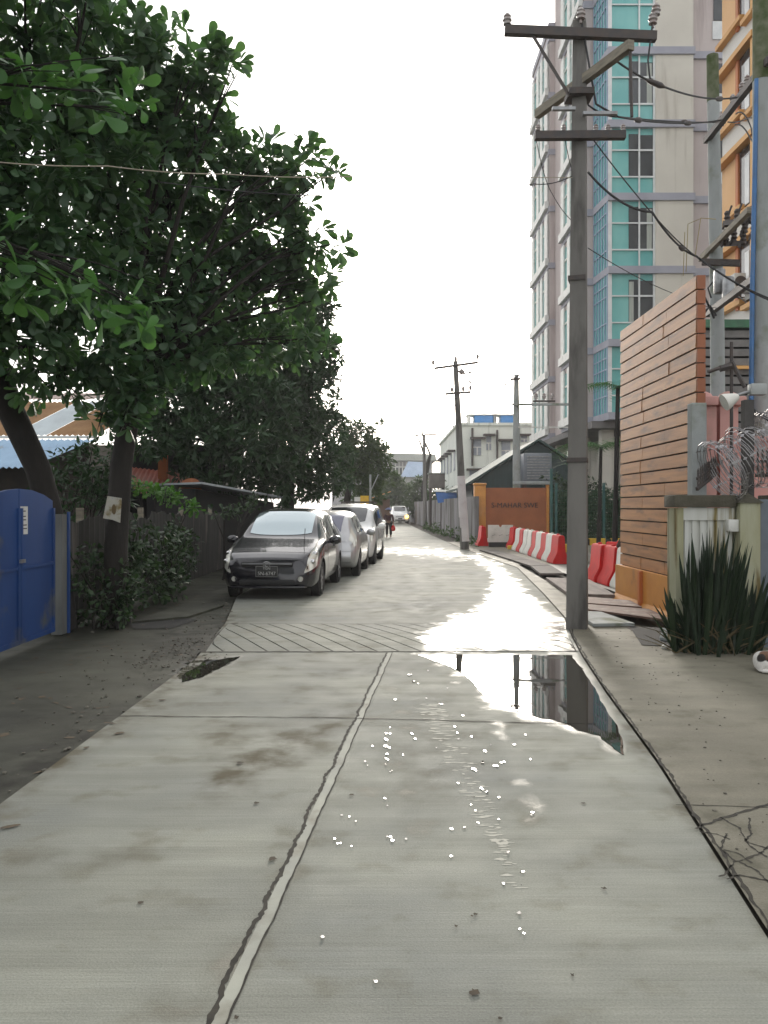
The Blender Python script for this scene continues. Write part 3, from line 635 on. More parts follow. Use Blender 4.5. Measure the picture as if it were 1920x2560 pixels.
# --- white compact van
white = paint('white_pearl_paint', (.82,.82,.80), .0, .25)
st = [(0,.30,.58,.72,.60,.48),(.06,.24,.70,.84,.74,.58),(.25,.2,.84,.94,.80,.66),(.6,.19,.93,1.02,.835,.70),(.85,.19,.97,1.12,.84,.70),(1.3,.19,.99,1.43,.845,.68),(1.6,.19,1.0,1.60,.845,.65),(2.2,.19,1.0,1.70,.845,.66),(3.2,.2,1.0,1.69,.845,.66),(3.75,.22,1.0,1.60,.83,.64),(3.95,.3,.98,1.3,.80,.62),(4.02,.42,.92,1.05,.70,.56)]
def white_van(label, loc, rot):
    root, sh = car(label, loc, rot, st, white, (.78, 3.1), .30, None, None, 'van')
    root.name = 'parked_van'
    obj('windscreen', sh.patch(lambda k: .90+.10*(2*k-1)**2, lambda k: 1.58+.02*(2*k-1)**2, lambda t: 6.72-.2*t, lambda t: 9.28+.2*t, .008, 12, 16), GL['dark'], root, 40, True)
    side_windows(root, sh, [(1.2,1.46,1.42,1.5),(1.54,2.35,1.58,2.35),(2.44,3.2,2.44,3.2),(3.28,3.8,3.28,3.7)], GL['dark'])
    mirror(root, sh, 1.25, 1.06, white)
    for sx in (-1, 1): obj('headlight', sh.patch(lambda k: .04+.28*k*k, lambda k: .36+.34*k, sx*3.5, sx*5.3, .006, 8, 8), GL['lamp'], root, 40, True)
    obj('grille', MB().bevbox(-.42,.42,-.01,.1,.60,.70,.02), MT['iron'], root, 30, True)
    obj('lower_intake', MB().bevbox(-.5,.5,-.008,.1,.28,.40,.03), MT['black'], root, 30, True)
    obj('licence_plate', MB().bevbox(-.19,.19,-.03,-.01,.43,.53,.008), MT['plate'] if 'plate' in MT else MT['black'], root, 30, True)
    obj('door_seam', seams(sh, (1.5, 2.4)), MT['black'], root, False, True)
    return root
vanA = white_van('white compact van with dark windscreen parked nose towards us behind the silver hatchback', (-1.13,23.66,0), R(-4.6))
lb = MB(); lb.bevbox(-.3,.3,1.9,2.1,1.72,1.80,.02)
vanB = copy_tree(vanA); vanB.location = (-1.12,29.2,0); vanB.rotation_euler = (0,0,R(-4.8)); vanB['label'] = 'white van at the far end of the parked row with a roof rack'
obj('roof_rack', MB().beam((-.6,2.0,1.78),(.6,2.0,1.78),.04).beam((-.6,2.9,1.77),(.6,2.9,1.77),.04).beam((-.58,1.9,1.74),(-.58,3.0,1.74),.04).beam((.58,1.9,1.74),(.58,3.0,1.74),.04), MT['steel_dark'], vanB, False, True)
# --- oncoming pick-up far down the road with one lamp lit
vanC = copy_tree(vanA); vanC.name = 'oncoming_van'; vanC.location = (1.52,80.5,0); vanC.rotation_euler = (0,0,R(2)); vanC['label'] = 'pale vehicle with one amber headlight lit far down the road'; vanC['group'] = 'traffic on the road'; vanC['category'] = 'van'
lampC = obj('lit_lamp', MB().sphere((.62,-.03,.66), (.17,.06,.15)), emit_mat('lit_amber_lamp', (1,.5,.08), 5), vanC, 60, True)
# ================================================================ right side of the street
MT['mauve'] = mat('mauve_render', (.54,.475,.455), (.48,.415,.40), .85, .6, stain=(.33,.27,.26), stain_at=(.56,.75), stain_scale=.7, stain_stretch=(3,3,.25), bump=.1, bscale=30)
MT['beige'] = mat('beige_render', (.64,.605,.53), (.57,.535,.47), .85, .6, stain=(.42,.38,.32), stain_at=(.56,.75), stain_scale=.7, stain_stretch=(3,3,.25), bump=.1, bscale=30)
MT['band'] = mat('grey_violet_band', (.38,.38,.43), (.31,.31,.36), .7, 1)
MT['alu'] = mat('white_aluminium', (.74,.75,.74), (.6,.62,.62), .4, 2)
MT['bluealu'] = mat('blue_grey_frame', (.28,.38,.50), (.22,.3,.42), .4, 2)
def glazing(name, c1, c2, rough=.12, spec=.6):
    m, nt, b = nodes_of(name); n = noise_of(nt, .7, 3, (1,1,.6)); nt.links.new(mixc(nt, ramp(nt, n, .35, .65), c1, c2), b.inputs['Base Color'])
    b.inputs['Roughness'].default_value = rough; b.inputs['Specular IOR Level'].default_value = spec; return m
MT['teal'] = glazing('teal_glass', (.22,.53,.50), (.13,.42,.41)); MT['pane'] = glazing('dark_window_pane', (.035,.04,.045), (.07,.075,.08), .08)
# --- tower block
T0, FH, NF = 5.86, 3.42, 8
tw = thing('tower_block', 'tall beige and mauve tower block with teal glazed corner bay', 'building', (10.5,40.3,0))
wb = MB(); wb.box(12.72,14.5,40.3,51.6,T0,T0+FH*NF); wb.box(10.6,12.72,40.55,51.6,T0,T0+FH*NF); obj('wall', wb, MT['beige'], tw)
wm = MB(); wm.box(14.503,21,40.75,51.6,T0,T0+FH*NF); wm.box(9.9,10.598,42.5,47.6,T0+.003,T0+FH*NF); wm.box(9.97,14,51.8,57.5,T0+.003,30.3); wm.box(10.3,10.596,47.6,51.8,T0+.003,T0+FH*NF-.01)
w_ = obj('wall', wm, MT['mauve'], tw); w_['label'] = 'mauve rendered wall'
pr = MB(); pr.box(9.9,14.1,51.75,57.6,30.3,30.75); pr.box(9.85,21.1,40.2,51.65,T0+FH*NF,T0+FH*NF+.5); obj('parapet', pr, MT['band'], tw)
for k in range(NF+1):
    z = T0+FH*k; b_ = MB(); lo, hi = z-.17, z+.17
    b_.prism([(10.50,40.2),(14.56,40.2),(14.56,40.32),(12.7,40.5),(10.57,42.4),(10.30,42.4)], lo, hi)
    b_.box(14.56,21.05,40.62,40.76,lo,hi)
    obj('floor_band', b_, MT['band'], tw); b_ = MB(); b_.prism([(9.83,42.42),(10.32,42.42),(10.32,42.6),(9.89,42.6),(9.89,47.68),(9.83,47.68)], lo, hi)
    obj('floor_band', b_, MT['band'], tw); b_ = MB()
    if z >= 30: continue
    b_.prism([(9.9,51.72),(10.597,51.72),(10.597,51.86),(9.975,51.86),(9.975,57.58),(9.9,57.58)], lo, hi)
    obj('floor_band', b_, MT['band'], tw)
for k in range(NF):
    z0 = T0+FH*k+.17; z1 = z0+FH-.34; za = z0+.80; zb = z0+2.05
    # front bay: teal panes left, darker openings right
    f_ = obj('bay_window', MB().box(10.62,12.70,40.44,40.54,z0,z1), MT['teal'], tw)
    dk = MB(); dk.box(11.5,11.98,40.42,40.438,za,z1-.25); dk.box(12.04,12.66,40.42,40.438,za,z1-.3); 
    if k != 5: obj('pane', dk, MT['pane'], f_)
    if k in (1,2,4,6): x_ = random.choice((12.05,12.35,11.52)); obj('curtain', MB().box(x_,x_+random.uniform(.15,.3),40.412,40.419,za+.05,z1-.35), MT['pale_curtain'] if 'pale_curtain' in MT else MT.setdefault('pale_curtain', mat('pale_curtain', (.45,.47,.42), (.3,.33,.3), .9, 3, stretch=(9,1,.3))), f_)
    fr = MB()
    for x, wd in ((10.60,.09),(11.98,.035),(12.68,.05)): fr.box(x-wd, x+wd, 40.34, 40.415, z0, z1)
    for z in (za, zb): fr.box(10.69,11.945,40.35,40.41,z-.03,z+.03); fr.box(12.015,12.63,40.35,40.41,z-.04,z+.04)
    obj('frame', fr, MT['alu'], f_)
    # chamfered side of the bay
    a = Vector((10.50,40.42,0)); b2 = Vector((10.34,42.38,0)); d = (b2-a)/5
    sw = MB(); sw.prism([(a.x+.03,a.y),(a.x+.1,a.y+.05),(b2.x+.1,b2.y),(b2.x+.03,b2.y)], z0, z1); g_ = obj('bay_window', sw, MT['teal'], tw)
    fr = MB(); up = Vector((0,0,1))
    for i in range(6):
        p = a+d*i; fr.beam(p+up*z0, p+up*z1, .09 if i in (0,) else .05, .07, (0,1,0))
    for z in (za, zb, z1-.5): fr.beam(a+up*z, b2+up*z, .05, .05)
    obj('frame', fr, MT['bluealu'], g_)
    # white framed strip windows on the flank of the second block; broad white imitates glare
    for (x, ya, yb) in ((9.86,42.7,47.55),(9.935,51.95,57.4)):
        if z1 > 30.5 and x > 9.9: continue
        L = yb-ya; g_ = obj('flank_window', MB().box(x,x+.05,ya+.5,yb-.5,z0+.35,z1-.3), MT['teal'], tw); fr = MB()
        for f0, f1 in ((0,.16),(.30,.42),(.52,.66),(.84,1)): fr.box(x-.10, x-.003, ya+L*f0, ya+L*f1, z0+.31, z1-.1)
        fr.box(x-.22, x-.003, ya-.1, yb+.1, z0-.12, z0+.3); fr.box(x-.06,x-.004,ya+L*.16+.01,yb-L*.16,zb-.04,zb+.04)
        obj('frame', fr, MT['white'], g_)
    hw = MB(); hw.box(15.6,16.6,40.7,40.74,z0+1.5,z1-.2); g_ = obj('window', hw, MT['pane'], tw)
    obj('frame', MB().box(15.55,16.65,40.69,40.74,z0+.6,z0+1.45), MT['alu'], g_)
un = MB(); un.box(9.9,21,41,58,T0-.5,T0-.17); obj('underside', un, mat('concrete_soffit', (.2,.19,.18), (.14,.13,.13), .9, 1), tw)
cl = MB()
for x, y in ((10.9,42.2),(10.9,47),(10.9,53),(14.2,42.2),(17.5,42.2)): cl.box(x-.3,x+.3,y-.3,y+.3,0,T0-.5)
cl.box(12.2,21,46,57,0,T0-.5); obj('ground_floor', cl, MT['beige'], tw)
# --- orange and white apartment building close on the right
MT['owhite'] = mat('white_render', (.74,.73,.69), (.66,.65,.61), .8, .5, bump=.05); MT['cream'] = mat('pale_orange_render', (.80,.50,.26), (.74,.45,.22), .8, .5); MT['trim'] = mat('orange_trim', (.70,.38,.12), (.6,.3,.08), .6, 1)
MT['rust'] = mat('burnt_orange_paint', (.55,.17,.05), (.48,.15,.04), .6, 1)
ob = thing('apartment_building', 'orange and white apartment building with air conditioners at the right edge', 'building', (12.2,31,0))
XF = 12.2; Y0, Y1 = 22.0, 31.0
obj('wall', MB().box(XF,20,Y0,Y1,0,24), MT['owhite'], ob)
for k in range(6):
    zl = 8.54+3.2*k; zt = zl+2.06                     # sill and lintel of one storey
    if zt > 24: break
    obj('window_zone', MB().box(XF-.02,XF,Y0+.1,Y1-.02,zl+.1,zt-.1), MT['cream'], ob)
    t_ = MB(); t_.box(XF-.22,XF+.02,29.0,Y1+.12,zl-.08,zl+.08); t_.box(XF-.30,XF+.02,27.9,Y1+.12,zt-.09,zt+.10); t_.box(XF-.22,XF+.02,27.9,28.15,zl-.3,zt-.095); t_.box(XF-.2,XF+.02,26.4,29.0,zl-.34,zl-.18); t_.box(XF-.22,XF+.02,Y0,26,zl-.08,zl+.08)
    obj('trim', t_, MT['trim'], ob)
    obj('jamb', MB().box(XF-.1,XF-.022,29.42,29.62,zl-.2,zt-.1), MT['rust'], ob)
    wn = obj('window', MB().box(XF-.035,XF-.022,28.15,29.42,zl-.15,zt-.1), MT['pane'], ob)
    obj('frame', MB().box(XF-.06,XF-.036,28.6,28.95,zl,zt-.45).box(XF-.06,XF-.036,28.2,28.26,zl,zt-.15), MT['alu'], wn)
    obj('window', MB().box(XF-.035,XF-.022,23.5,25.5,zl,zt-.1), MT['pane'], ob)
acm = mat('ac_casing', (.62,.62,.58), (.5,.49,.45), .5, 3)
def aircon(y, z, label):
    t = thing('air_conditioner', label, 'air conditioner', (XF-.4,y,z), 0, 'air conditioners on the orange building')
    obj('casing', MB().bevbox(-.2,.18,-.45,.45,0,.6,.02), acm, t, 30, True)
    ff = MB().lathe([(.24,-.21),(.25,-.205),(.05,-.2)], (0,0,.3), 20, 'x'); v = []
    o = obj('fan_grille', MB().lathe([(.0,0),(.24,0),(.24,.015)], (-.216,-.1,.3), 20, 'x'), MT['steel_dark'], t, 40, True)
    obj('fan_grille', MB().lathe([(.0,0),(.2,0),(.2,.012)], (-.0,-.466,.3), 20, 'y'), MT['steel_dark'], t, 40, True)
    obj('bracket', MB().beam((-.2,-.3,-.04),(.4,-.3,-.04),.04).beam((-.2,.3,-.04),(.4,.3,-.04),.04).beam((-.15,-.3,-.04),(.38,-.3,-.45),.03), MT['iron'], t, False, True)
aircon(28.6, 18.9, 'white air conditioner near the top of the orange and white building'); aircon(28.9, 8.75, 'white air conditioner low on the orange and white building')
# --- lower grey slatted building behind the poles
gb = thing('slatted_building', 'low grey building with horizontal slats and a green frame behind the poles', 'building', (7.2,19.5,0))
sl_ = MB()
for k in range(26): sl_.box(6.9,9.4,19.5,19.54,.2+k*.21,.36+k*.21)
obj('slats', sl_, mat('grey_slats', (.20,.19,.18), (.13,.125,.12), .8, 3), gb); obj('wall', MB().box(6.9,9.4,19.6,24,0,5.7), MT['darkhole'], gb)
obj('frame', MB().box(6.9,9.6,19.40,19.48,5.66,5.84).box(8.55,8.75,19.39,19.47,3.4,5.655).box(7.0,7.08,19.42,19.49,0,5.655), mat('green_steel', (.03,.14,.06), (.025,.09,.045), .5, 4), gb)
obj('ledge', MB().box(7.6,8.5,19.36,19.47,4.72,4.79), MT['trim'], gb)
# --- tall plank-clad wall
MT['plank'] = mat('varnished_planks', (.47,.215,.072), (.29,.125,.042), .42, 1.1, stretch=(1,.5,9), bump=.12, stain=(.20,.095,.042), stain_at=(.53,.68), stain_stretch=(1,.6,3), spec=.4)
pw_ = thing('plank_wall', 'tall brown plank clad wall on an orange base beside the drain', 'wall', (4.2,13.1,0))
zs = .60; n = 21; ph = (4.67-zs)/n; pk = MB(); en = MB()
for k in range(n):
    z = zs+ph*k; L = [11.36, 12.6, 13.75, 15.0]; o_ = random.uniform(-.15,.15)
    for a, b in zip(L, L[1:]):
        a_ = a+(o_ if a > 11.5 else 0); b_ = b+(o_ if b < 14.9 else 0); q = random.uniform(-.006,.004)
        pk.hexa([(4.12+q,a_+.004,z+.022+q),(4.155,a_+.004,z+.022+q),(4.155,b_-.004,z+.022),(4.12+q,b_-.004,z+.022),(4.126+q,a_+.004,z+ph),(4.155,a_+.004,z+ph),(4.155,b_-.004,z+ph),(4.126+q,b_-.004,z+ph)])
    en.box(4.128,4.235,11.325,11.357,z+.012,z+ph-.004)
obj('cladding', pk, MT['plank'], pw_); obj('end_boards', en, mat('red_brown_end_boards', (.33,.115,.05), (.26,.09,.04), .6, 3), pw_)
obj('backing', MB().box(4.158,4.23,11.36,15,.0,4.665), mat('dark_backing', (.05,.04,.03), None, .9), pw_)
ba = MB(); ba.box(4.04,4.118,11.5,15.02,.12,.61); ba.hexa([(3.97,11.5,.0),(4.117,11.5,.0),(4.117,15.02,.0),(3.97,15.02,.0),(4.04,11.5,.119),(4.117,11.5,.119),(4.117,15.02,.119),(4.04,15.02,.119)])
bo_ = obj('base', ba, MT['orange'], pw_); obj('rib', MB().box(3.985,4.038,13.42,13.52,.0,.61), MT['rust'], bo_)
# --- stained white gate wall, pillars, plaque
MT['stained'] = mat('stained_white_wall', (.62,.63,.60), (.46,.46,.40), .8, 1.6, stretch=(3,1,.35), stain=(.20,.155,.045), stain_at=(.53,.63), stain_scale=2.6, stain_stretch=(2.6,2.6,.16), bump=.15)
MT['mossy'] = mat('mossy_wall', (.40,.40,.29), (.27,.26,.14), .9, 2, stretch=(2,1,.4), stain=(.13,.09,.025), stain_at=(.50,.60), stain_scale=2.2, stain_stretch=(2,2,.3), bump=.2)
MT['mosscap'] = mat('mossy_coping', (.07,.065,.045), (.11,.10,.075), .95, 6, bump=.5)
gw = thing('gate_wall', 'short white wall streaked with brown stains behind the snake plant', 'wall', (3.7,10,0))
wl = MB(); wl.box(3.45,4.03,9.95,10.15,0,1.58)
obj('wall', wl, MT['stained'], gw); rb = MB()
for x in (3.50,3.59,3.68,3.77,3.86,3.95): rb.box(x-.03,x+.022,9.93,9.948,.15,1.5)
obj('ribs', rb, MT['stained'], gw); obj('side_post', MB().box(3.36,3.448,9.9,10.2,0,1.60), MT['mossy'], gw)
obj('coping', MB().bevbox(3.33,4.05,9.86,10.24,1.61,1.75,.015), MT['mosscap'], gw, 30); obj('coping_band', MB().box(3.40,4.04,9.91,9.945,1.46,1.605), MT['stained'], gw)
lm = thing('wall_lamp', 'small square white lamp on the corner of the stained gate wall', 'lamp', (4.0,9.88,1.4)); obj('shade', MB().bevbox(-.06,.06,-.05,.05,-.07,.07,.01), MT['white'], lm, 30, True); obj('mount', MB().box(-.02,.02,.05,.07,-.03,.03), MT['iron'], lm, False, True)
gp = thing('gate_pillar', 'mossy yellowish pillar with a pointed cap beside a grey post', 'pillar', (4.17,9.9,0))
obj('shaft', MB().box(4.06,4.29,9.8,10.1,0,1.66), MT['mossy'], gp)
cp = MB(); cp.add([(4.03,9.77,1.66),(4.32,9.77,1.66),(4.32,10.13,1.66),(4.03,10.13,1.66),(4.17,9.95,1.80)], [(3,2,1,0),(0,1,4),(1,2,4),(2,3,4),(3,0,4)]); obj('cap', cp, MT['mosscap'], gp)
tag(obj('steel_post', MB().bevbox(4.295,4.40,9.82,9.95,0,1.70,.01), mat('blue_grey_steel', (.14,.17,.20), (.10,.12,.14), .5, 3), base=(4.35,9.88,0)), 'blue grey square steel post beside the mossy pillar', 'post')
rw = thing('boundary_wall', 'pale boundary wall with yellow stains at the right edge', 'wall', (5.5,10,0)); obj('wall', MB().box(4.42,9,9.9,10.1,0,1.62), MT['stained'], rw); obj('coping', MB().bevbox(4.41,9,9.84,10.16,1.63,1.75,.015), MT['mosscap'], rw, 30)
pq = thing('door_plaque', 'small pale blue plaque fixed on the boundary wall', 'sign', (4.50,9.88,1.58)); obj('plate', MB().bevbox(-.07,.14,-.01,.008,-.09,.08,.004), mat('pale_blue_enamel', (.55,.62,.66), None, .3), pq, False, True); obj('panel', MB().box(-.03,.12,-.014,-.011,.0,.05).box(-.06,.12,-.014,-.011,-.07,-.05), mat('blue_enamel', (.06,.08,.14), None, .3), pq, False, True)
# --- pink garden wall behind
MT['pink'] = mat('pink_paint', (.62,.33,.29), (.54,.28,.25), .75, 1.5, stain=(.4,.25,.2), stain_at=(.58,.75))
PS = 12.5/14.5
def nearer(o):
    for ch in [o]+list(o.children_recursive):
        if ch.type == 'MESH':
            for v in ch.data.vertices: v.co = v.co*PS
pk_ = thing('pink_wall', 'pink garden wall with moulded double capped pillar behind the razor wire', 'wall', (6.5,14.5,0))
obj('wall', MB().box(5.3,10,14.5,14.7,0,2.72).box(5.22,5.86,14.38,14.498,0,3.2), MT['pink'], pk_); mo = MB(); mo.box(5.3,10,14.42,14.498,1.72,1.80); mo.box(5.3,10,14.42,14.498,2.3,2.34); mo.box(5.3,10,14.40,14.74,2.723,2.80); obj('moulding', mo, MT['pink'], pk_)
for x in (5.36, 5.72):
    p = MB(); p.box(x-.15,x+.15,14.25,14.60,0,3.28); pp = obj('pillar', p, MT['pink'], pk_)
    c = MB(); c.bevbox(x-.20 if x < 5.5 else x-.155,x+.155 if x < 5.5 else x+.26,14.15,14.68,3.285,3.44,.03); xx = x+(.05 if x > 5.5 else -.02); c.lathe([(.17,3.44),(.14,3.50),(.06,3.54),(.0,3.55)], (xx,14.42,0), 12); obj('cap', c, MT['pink'], pp, 40)
pk_.location = Vector((6.5*PS,14.5*PS,EYE-EYE*PS)); nearer(pk_); ORG[pk_] = pk_.location.copy(); obj('footing', MB().box(5.3*PS,10*PS,12.52,12.66,0,EYE-EYE*PS-.003), MT['pink'], pk_)
# iron spike rails on the walls
def spikes(name, a, b, h, n, label):
    t = thing(name, label, 'fence', a); a = Vector(a); b = Vector(b); m = MB(); m.beam(a, b, .03, .04); m.beam(a+Vector((0,0,h*.5)), b+Vector((0,0,h*.5)), .02, .03); obj('rail', m, MT['steel_dark'], t)
    s_ = MB()
    for i in range(n):
        p = a.lerp(b, (i+.5)/n); s_.add([p+Vector(q) for q in ((-.009,-.009,0),(.009,-.009,0),(.009,.009,0),(-.009,.009,0),(-.009,-.009,h*.85),(.009,-.009,h*.85),(.009,.009,h*.85),(-.009,.009,h*.85),(0,0,h))], [(0,1,5,4),(1,2,6,5),(2,3,7,6),(3,0,4,7),(4,5,8),(5,6,8),(6,7,8),(7,4,8)])
    obj('spikes', s_, MT['steel_dark'], t)
spikes('spike_rail', (3.62,9.95,1.82), (4.02,10.4,2.02), .24, 9, 'tilted iron spike rail under the razor wire coil')
spikes('spike_rail', (4.32,10.0,1.98), (5.3,10.0,1.98), .33, 18, 'upright iron spike rail on the boundary wall at the right edge')
# posts above the gate wall and the floodlight
tag(obj('concrete_post', MB().bevbox(3.68,3.86,10.28,10.44,1.2,2.86,.01), MT['pole_pale'], base=(3.77,10.36,1.2)), 'pale square concrete post rising behind the gate wall under the razor wire', 'post')
tag(obj('iron_post', MB().bevbox(4.18,4.30,9.98,10.08,1.7,2.86,.008), mat('dark_post', (.05,.045,.042), (.09,.085,.08), .8, 4), base=(4.24,10.03,1.7)), 'dark square post carrying a floodlight above the mossy pillar', 'post')
fl = thing('floodlight', 'white cone floodlight with a grey box on top of the dark post', 'lamp', (4.2,9.98,2.93))
M_ = Matrix.Translation((-.09,0,-.03)) @ Matrix.Rotation(R(-115), 4, 'Y')
bmx = MB().lathe([(.03,0),(.05,.03),(.095,.14),(.10,.18),(.085,.18)], (0,0,0), 16); bmx.v = [tuple(M_ @ Vector(v)) for v in bmx.v]; obj('shade', bmx, MT['white_plastic'], fl, 40, True)
obj('control_box', MB().bevbox(.04,.22,-.06,.06,-.02,.11,.01), mat('grey_casing', (.40,.42,.41), None, .5), fl, 30, True); obj('arm', MB().tube([(-.1,0,-.02),(.0,0,.01),(.06,0,.02)], .018, 8), MT['iron'], fl, False, True)
# razor wire coil
rz = MB(); C0 = Vector((3.85,9.9,2.02)); C1 = Vector((5.15,10.0,2.78)); turns = 46; n = turns*18; ax = (C1-C0).normalized(); e1 = ax.cross(Vector((0,1,0))).normalized(); e2 = ax.cross(e1)
pts = []
for i in range(n+1):
    t = i/n; a = 2*PI*turns*t; r_ = .33+.05*math.sin(t*23)+.03*math.sin(t*57); c = C0.lerp(C1, t**1.25)+Vector((0,0,-.05*math.sin(PI*t))); pts.append(c+e1*math.cos(a)*r_+e2*math.sin(a)*r_*(1+.1*math.sin(t*31)))
rz.tube(pts, .0052, 4)
for i in range(0, n, 4):
    p = pts[i]; d = (pts[i+1]-p).normalized(); s_ = d.cross(Vector((0,1,.3))).normalized()*.026; rz.add([p-s_, p+d*.02, p+s_, p-d*.02], [(0,1,2,3)])
tag(obj('razor_wire', rz, mat('galvanised_wire', (.5,.49,.5), (.32,.31,.32), .4, 20, metallic=.7), base=tuple(C0)), 'tangled coil of razor wire above the stained gate wall', 'razor wire')
# snake plant clump
sp = thing('snake_plant', 'large dark snake plant clump at the foot of the stained gate wall', 'plant', (3.5,9.5,0))
V = []; Fc = []; tn = []
def blade(base, lean, h, w, rot, curve=.12):
    o = len(V); n = 7; tw_ = random.uniform(-.5,.5); q = random.random()
    for i in range(n):
        t = i/(n-1); ww = w*(.55+.75*t-1.3*t*t*t) if t < .99 else .002; ww = max(ww, .002)
        c = Vector(base)+Vector((lean[0]*t*h*(1+curve*t), lean[1]*t*h*(1+curve*t), h*t)); a = rot+tw_*t; dx = Vector((math.cos(a), math.sin(a), 0)); nx = Vector((-math.sin(a), math.cos(a), 0))
        V.extend([c-dx*ww*.5, c+nx*.25*ww, c+dx*ww*.5]); tn.extend([q*.6+.4*random.random()*.3]*3)
    for i in range(n-1):
        for j in range(2): Fc.append((o+3*i+j, o+3*i+j+1, o+3*i+3+j+1, o+3*i+3+j))
for i in range(210):
    x = random.gauss(3.68,.21); y = random.gauss(9.55,.12); x = min(max(x, 3.2), 4.08); dx = x-3.62
    h = random.uniform(.5,1.42)*(1-.5*min(1, abs(dx)/.62)); blade((x,y,0), (dx*.38+random.gauss(0,.08), -.12+random.gauss(0,.12)), h, random.uniform(.055,.085), random.uniform(-.9,.9))
for i in range(26):
    a = random.uniform(PI*.75,PI*1.5); blade((3.42+random.gauss(0,.12),9.5,0), (math.cos(a)*random.uniform(.3,.75), math.sin(a)*.3), random.uniform(.3,.62), .055, random.uniform(-.9,.9))
nl_ = (len(V), len(Fc))
for i in range(34):
    a = random.uniform(PI*.6,PI*2.1); blade((3.6+random.gauss(0,.25),9.42+random.gauss(0,.08),0), (math.cos(a)*random.uniform(.5,1.6), math.sin(a)*random.uniform(.2,.9)), random.uniform(.15,.5), .045, random.uniform(-.9,.9), random.uniform(.3,1.2))
dm = MB(); dm.v = V[nl_[0]:]; dm.f = [tuple(i-nl_[0] for i in f) for f in Fc[nl_[1]:]]; V = V[:nl_[0]]; Fc = Fc[:nl_[1]]; tn = tn[:nl_[0]]
obj('dead_leaves', dm, mat('dead_plant_leaf', (.16,.12,.06), (.06,.055,.03), .85, 9), sp, True)
mbp = MB(); mbp.v = V; mbp.f = Fc
lp = obj('leaves', mbp, leaf_mat('snake_plant_leaf', (.010,.022,.011), (.026,.046,.02), .45, .05), sp, True); at_ = lp.data.attributes.new('tint', 'FLOAT', 'POINT')
if len(lp.data.vertices) == len(tn): at_.data.foreach_set('value', tn)
# --- drain beside the road: open slot, broken slabs, rusty plates
dn = MB(); dn.sheet([(2.98,9.95),(3.6,9.75),(3.66,11.35),(3.28,11.5)], .019); struct(obj('open_drain', dn, MT['darkhole']))  # dark sheet coloured like the shade down in the slot
MT['rustplate'] = mat('rusty_plate', (.17,.095,.07), (.11,.065,.05), .75, 6, stain=(.25,.20,.17), stain_at=(.55,.7), stain_scale=4, bump=.3)
def plate(poly, z, h, tilt, name, label, m, group=None):
    mb = MB(); cx = sum(p[0] for p in poly)/len(poly); n = len(poly)
    mb.prism([(x, y) for x, y in poly], 0, h); mb.v = [(x, y, z+zz+tilt*(x-cx)) for x, y, zz in mb.v]; c = (cx, sum(p[1] for p in poly)/len(poly), z)
    return tag(obj(name, mb, m, base=c), label, 'drain cover', group)
plate([(2.98,14.0),(3.9,13.0),(3.98,13.9),(3.25,14.9)], .06, .03, .03, 'drain_plate', 'rusty steel plate over the drain by the orange base, farther one', MT['rustplate'], 'covers over the roadside drain')
plate([(3.10,13.0),(3.92,11.6),(3.97,12.9),(3.2,14.0)], .045, .03, .02, 'drain_plate', 'large rusty steel plate lying askew over the drain nearest the snake plant', MT['rustplate'], 'covers over the roadside drain')
plate([(2.78,11.45),(3.35,11.5),(3.22,12.75),(2.85,12.9)], .02, .04, 0, 'drain_slab', 'grey concrete drain slab just behind the utility pole', MT['pole_pale'], 'covers over the roadside drain')
plate([(3.25,15.1),(4.0,14.9),(4.3,18.0),(3.5,18.6)], .03, .06, .01, 'drain_slab', 'broken concrete drain slab with splintered edge by the red barriers', mat('worn_slab', (.22,.18,.16), (.13,.105,.095), .85, 2, stretch=(3,.5,1), bump=.4), 'covers over the roadside drain')
for i, (a, b) in enumerate(((20,22.6),(22.7,25.3),(25.4,28.2),(28.3,31))):
    xa, xb = spl(RIGHT, a)+.35, spl(RIGHT, b)+.35; plate([(xa,a),(xa+.55,a),(xb+.55,b),(xb,b)], .016, .05, 0, 'drain_slab', 'dark concrete drain slab along the barriers, %s' % ('nearest of the row','second from the near end','third from the near end','farthest of the row')[i], mat('drain_slab_concrete', (.13,.11,.10), (.09,.08,.07), .85, 3, bump=.3) if i == 0 else bpy.data.materials['drain_slab_concrete'], 'covers over the roadside drain')
tag(obj('broken_slab', MB().prism3([(3.3,10.3,.0),(3.72,9.95,.0),(3.80,10.1,.05),(3.4,10.5,.09)], (0,0,.05)), MT['pole_pale'], base=(3.5,10.2,0)), 'broken grey slab lying over the dark open drain', 'rubble')
tag(obj('white_rag', MB().sphere((3.18,9.72,.03), (.05,.035,.03)), MT['white'], None, 40, base=(3.18,9.72,0)), 'small crumpled white scrap at the edge of the open drain', 'litter')
# --- water-filled barriers
def jersey(label, loc, rot, m, group, L=.86, notch=False):
    t = thing('road_barrier', label, 'barrier', loc, rot, group); mb = MB(); h = .80
    prof = [(-.24,0),(-.24,.09),(-.12,.32),(-.085,.76),(-.06,h),(.06,h),(.085,.76),(.12,.32),(.24,.09),(.24,0)]
    bm = bmesh.new(); vs = [bm.verts.new((x, -L/2, z)) for x, z in prof]; f = bm.faces.new(vs); r_ = bmesh.ops.extrude_face_region(bm, geom=[f])
    for v in r_['geom']:
        if isinstance(v, bmesh.types.BMVert): v.co.y += L
    bmesh.ops.recalc_face_normals(bm, faces=bm.faces[:]); bmesh.ops.bevel(bm, geom=bm.edges[:], offset=.018, segments=2, affect='EDGES'); mb.frombm(bm); obj('shell', mb, m, t, 40, True)
    cp_ = MB().lathe([(.045,h-.01),(.045,h+.03),(.035,h+.035),(.0,h+.035)], (0,0,0), 12); obj('filler_cap', cp_, m, t, 40, True); return t
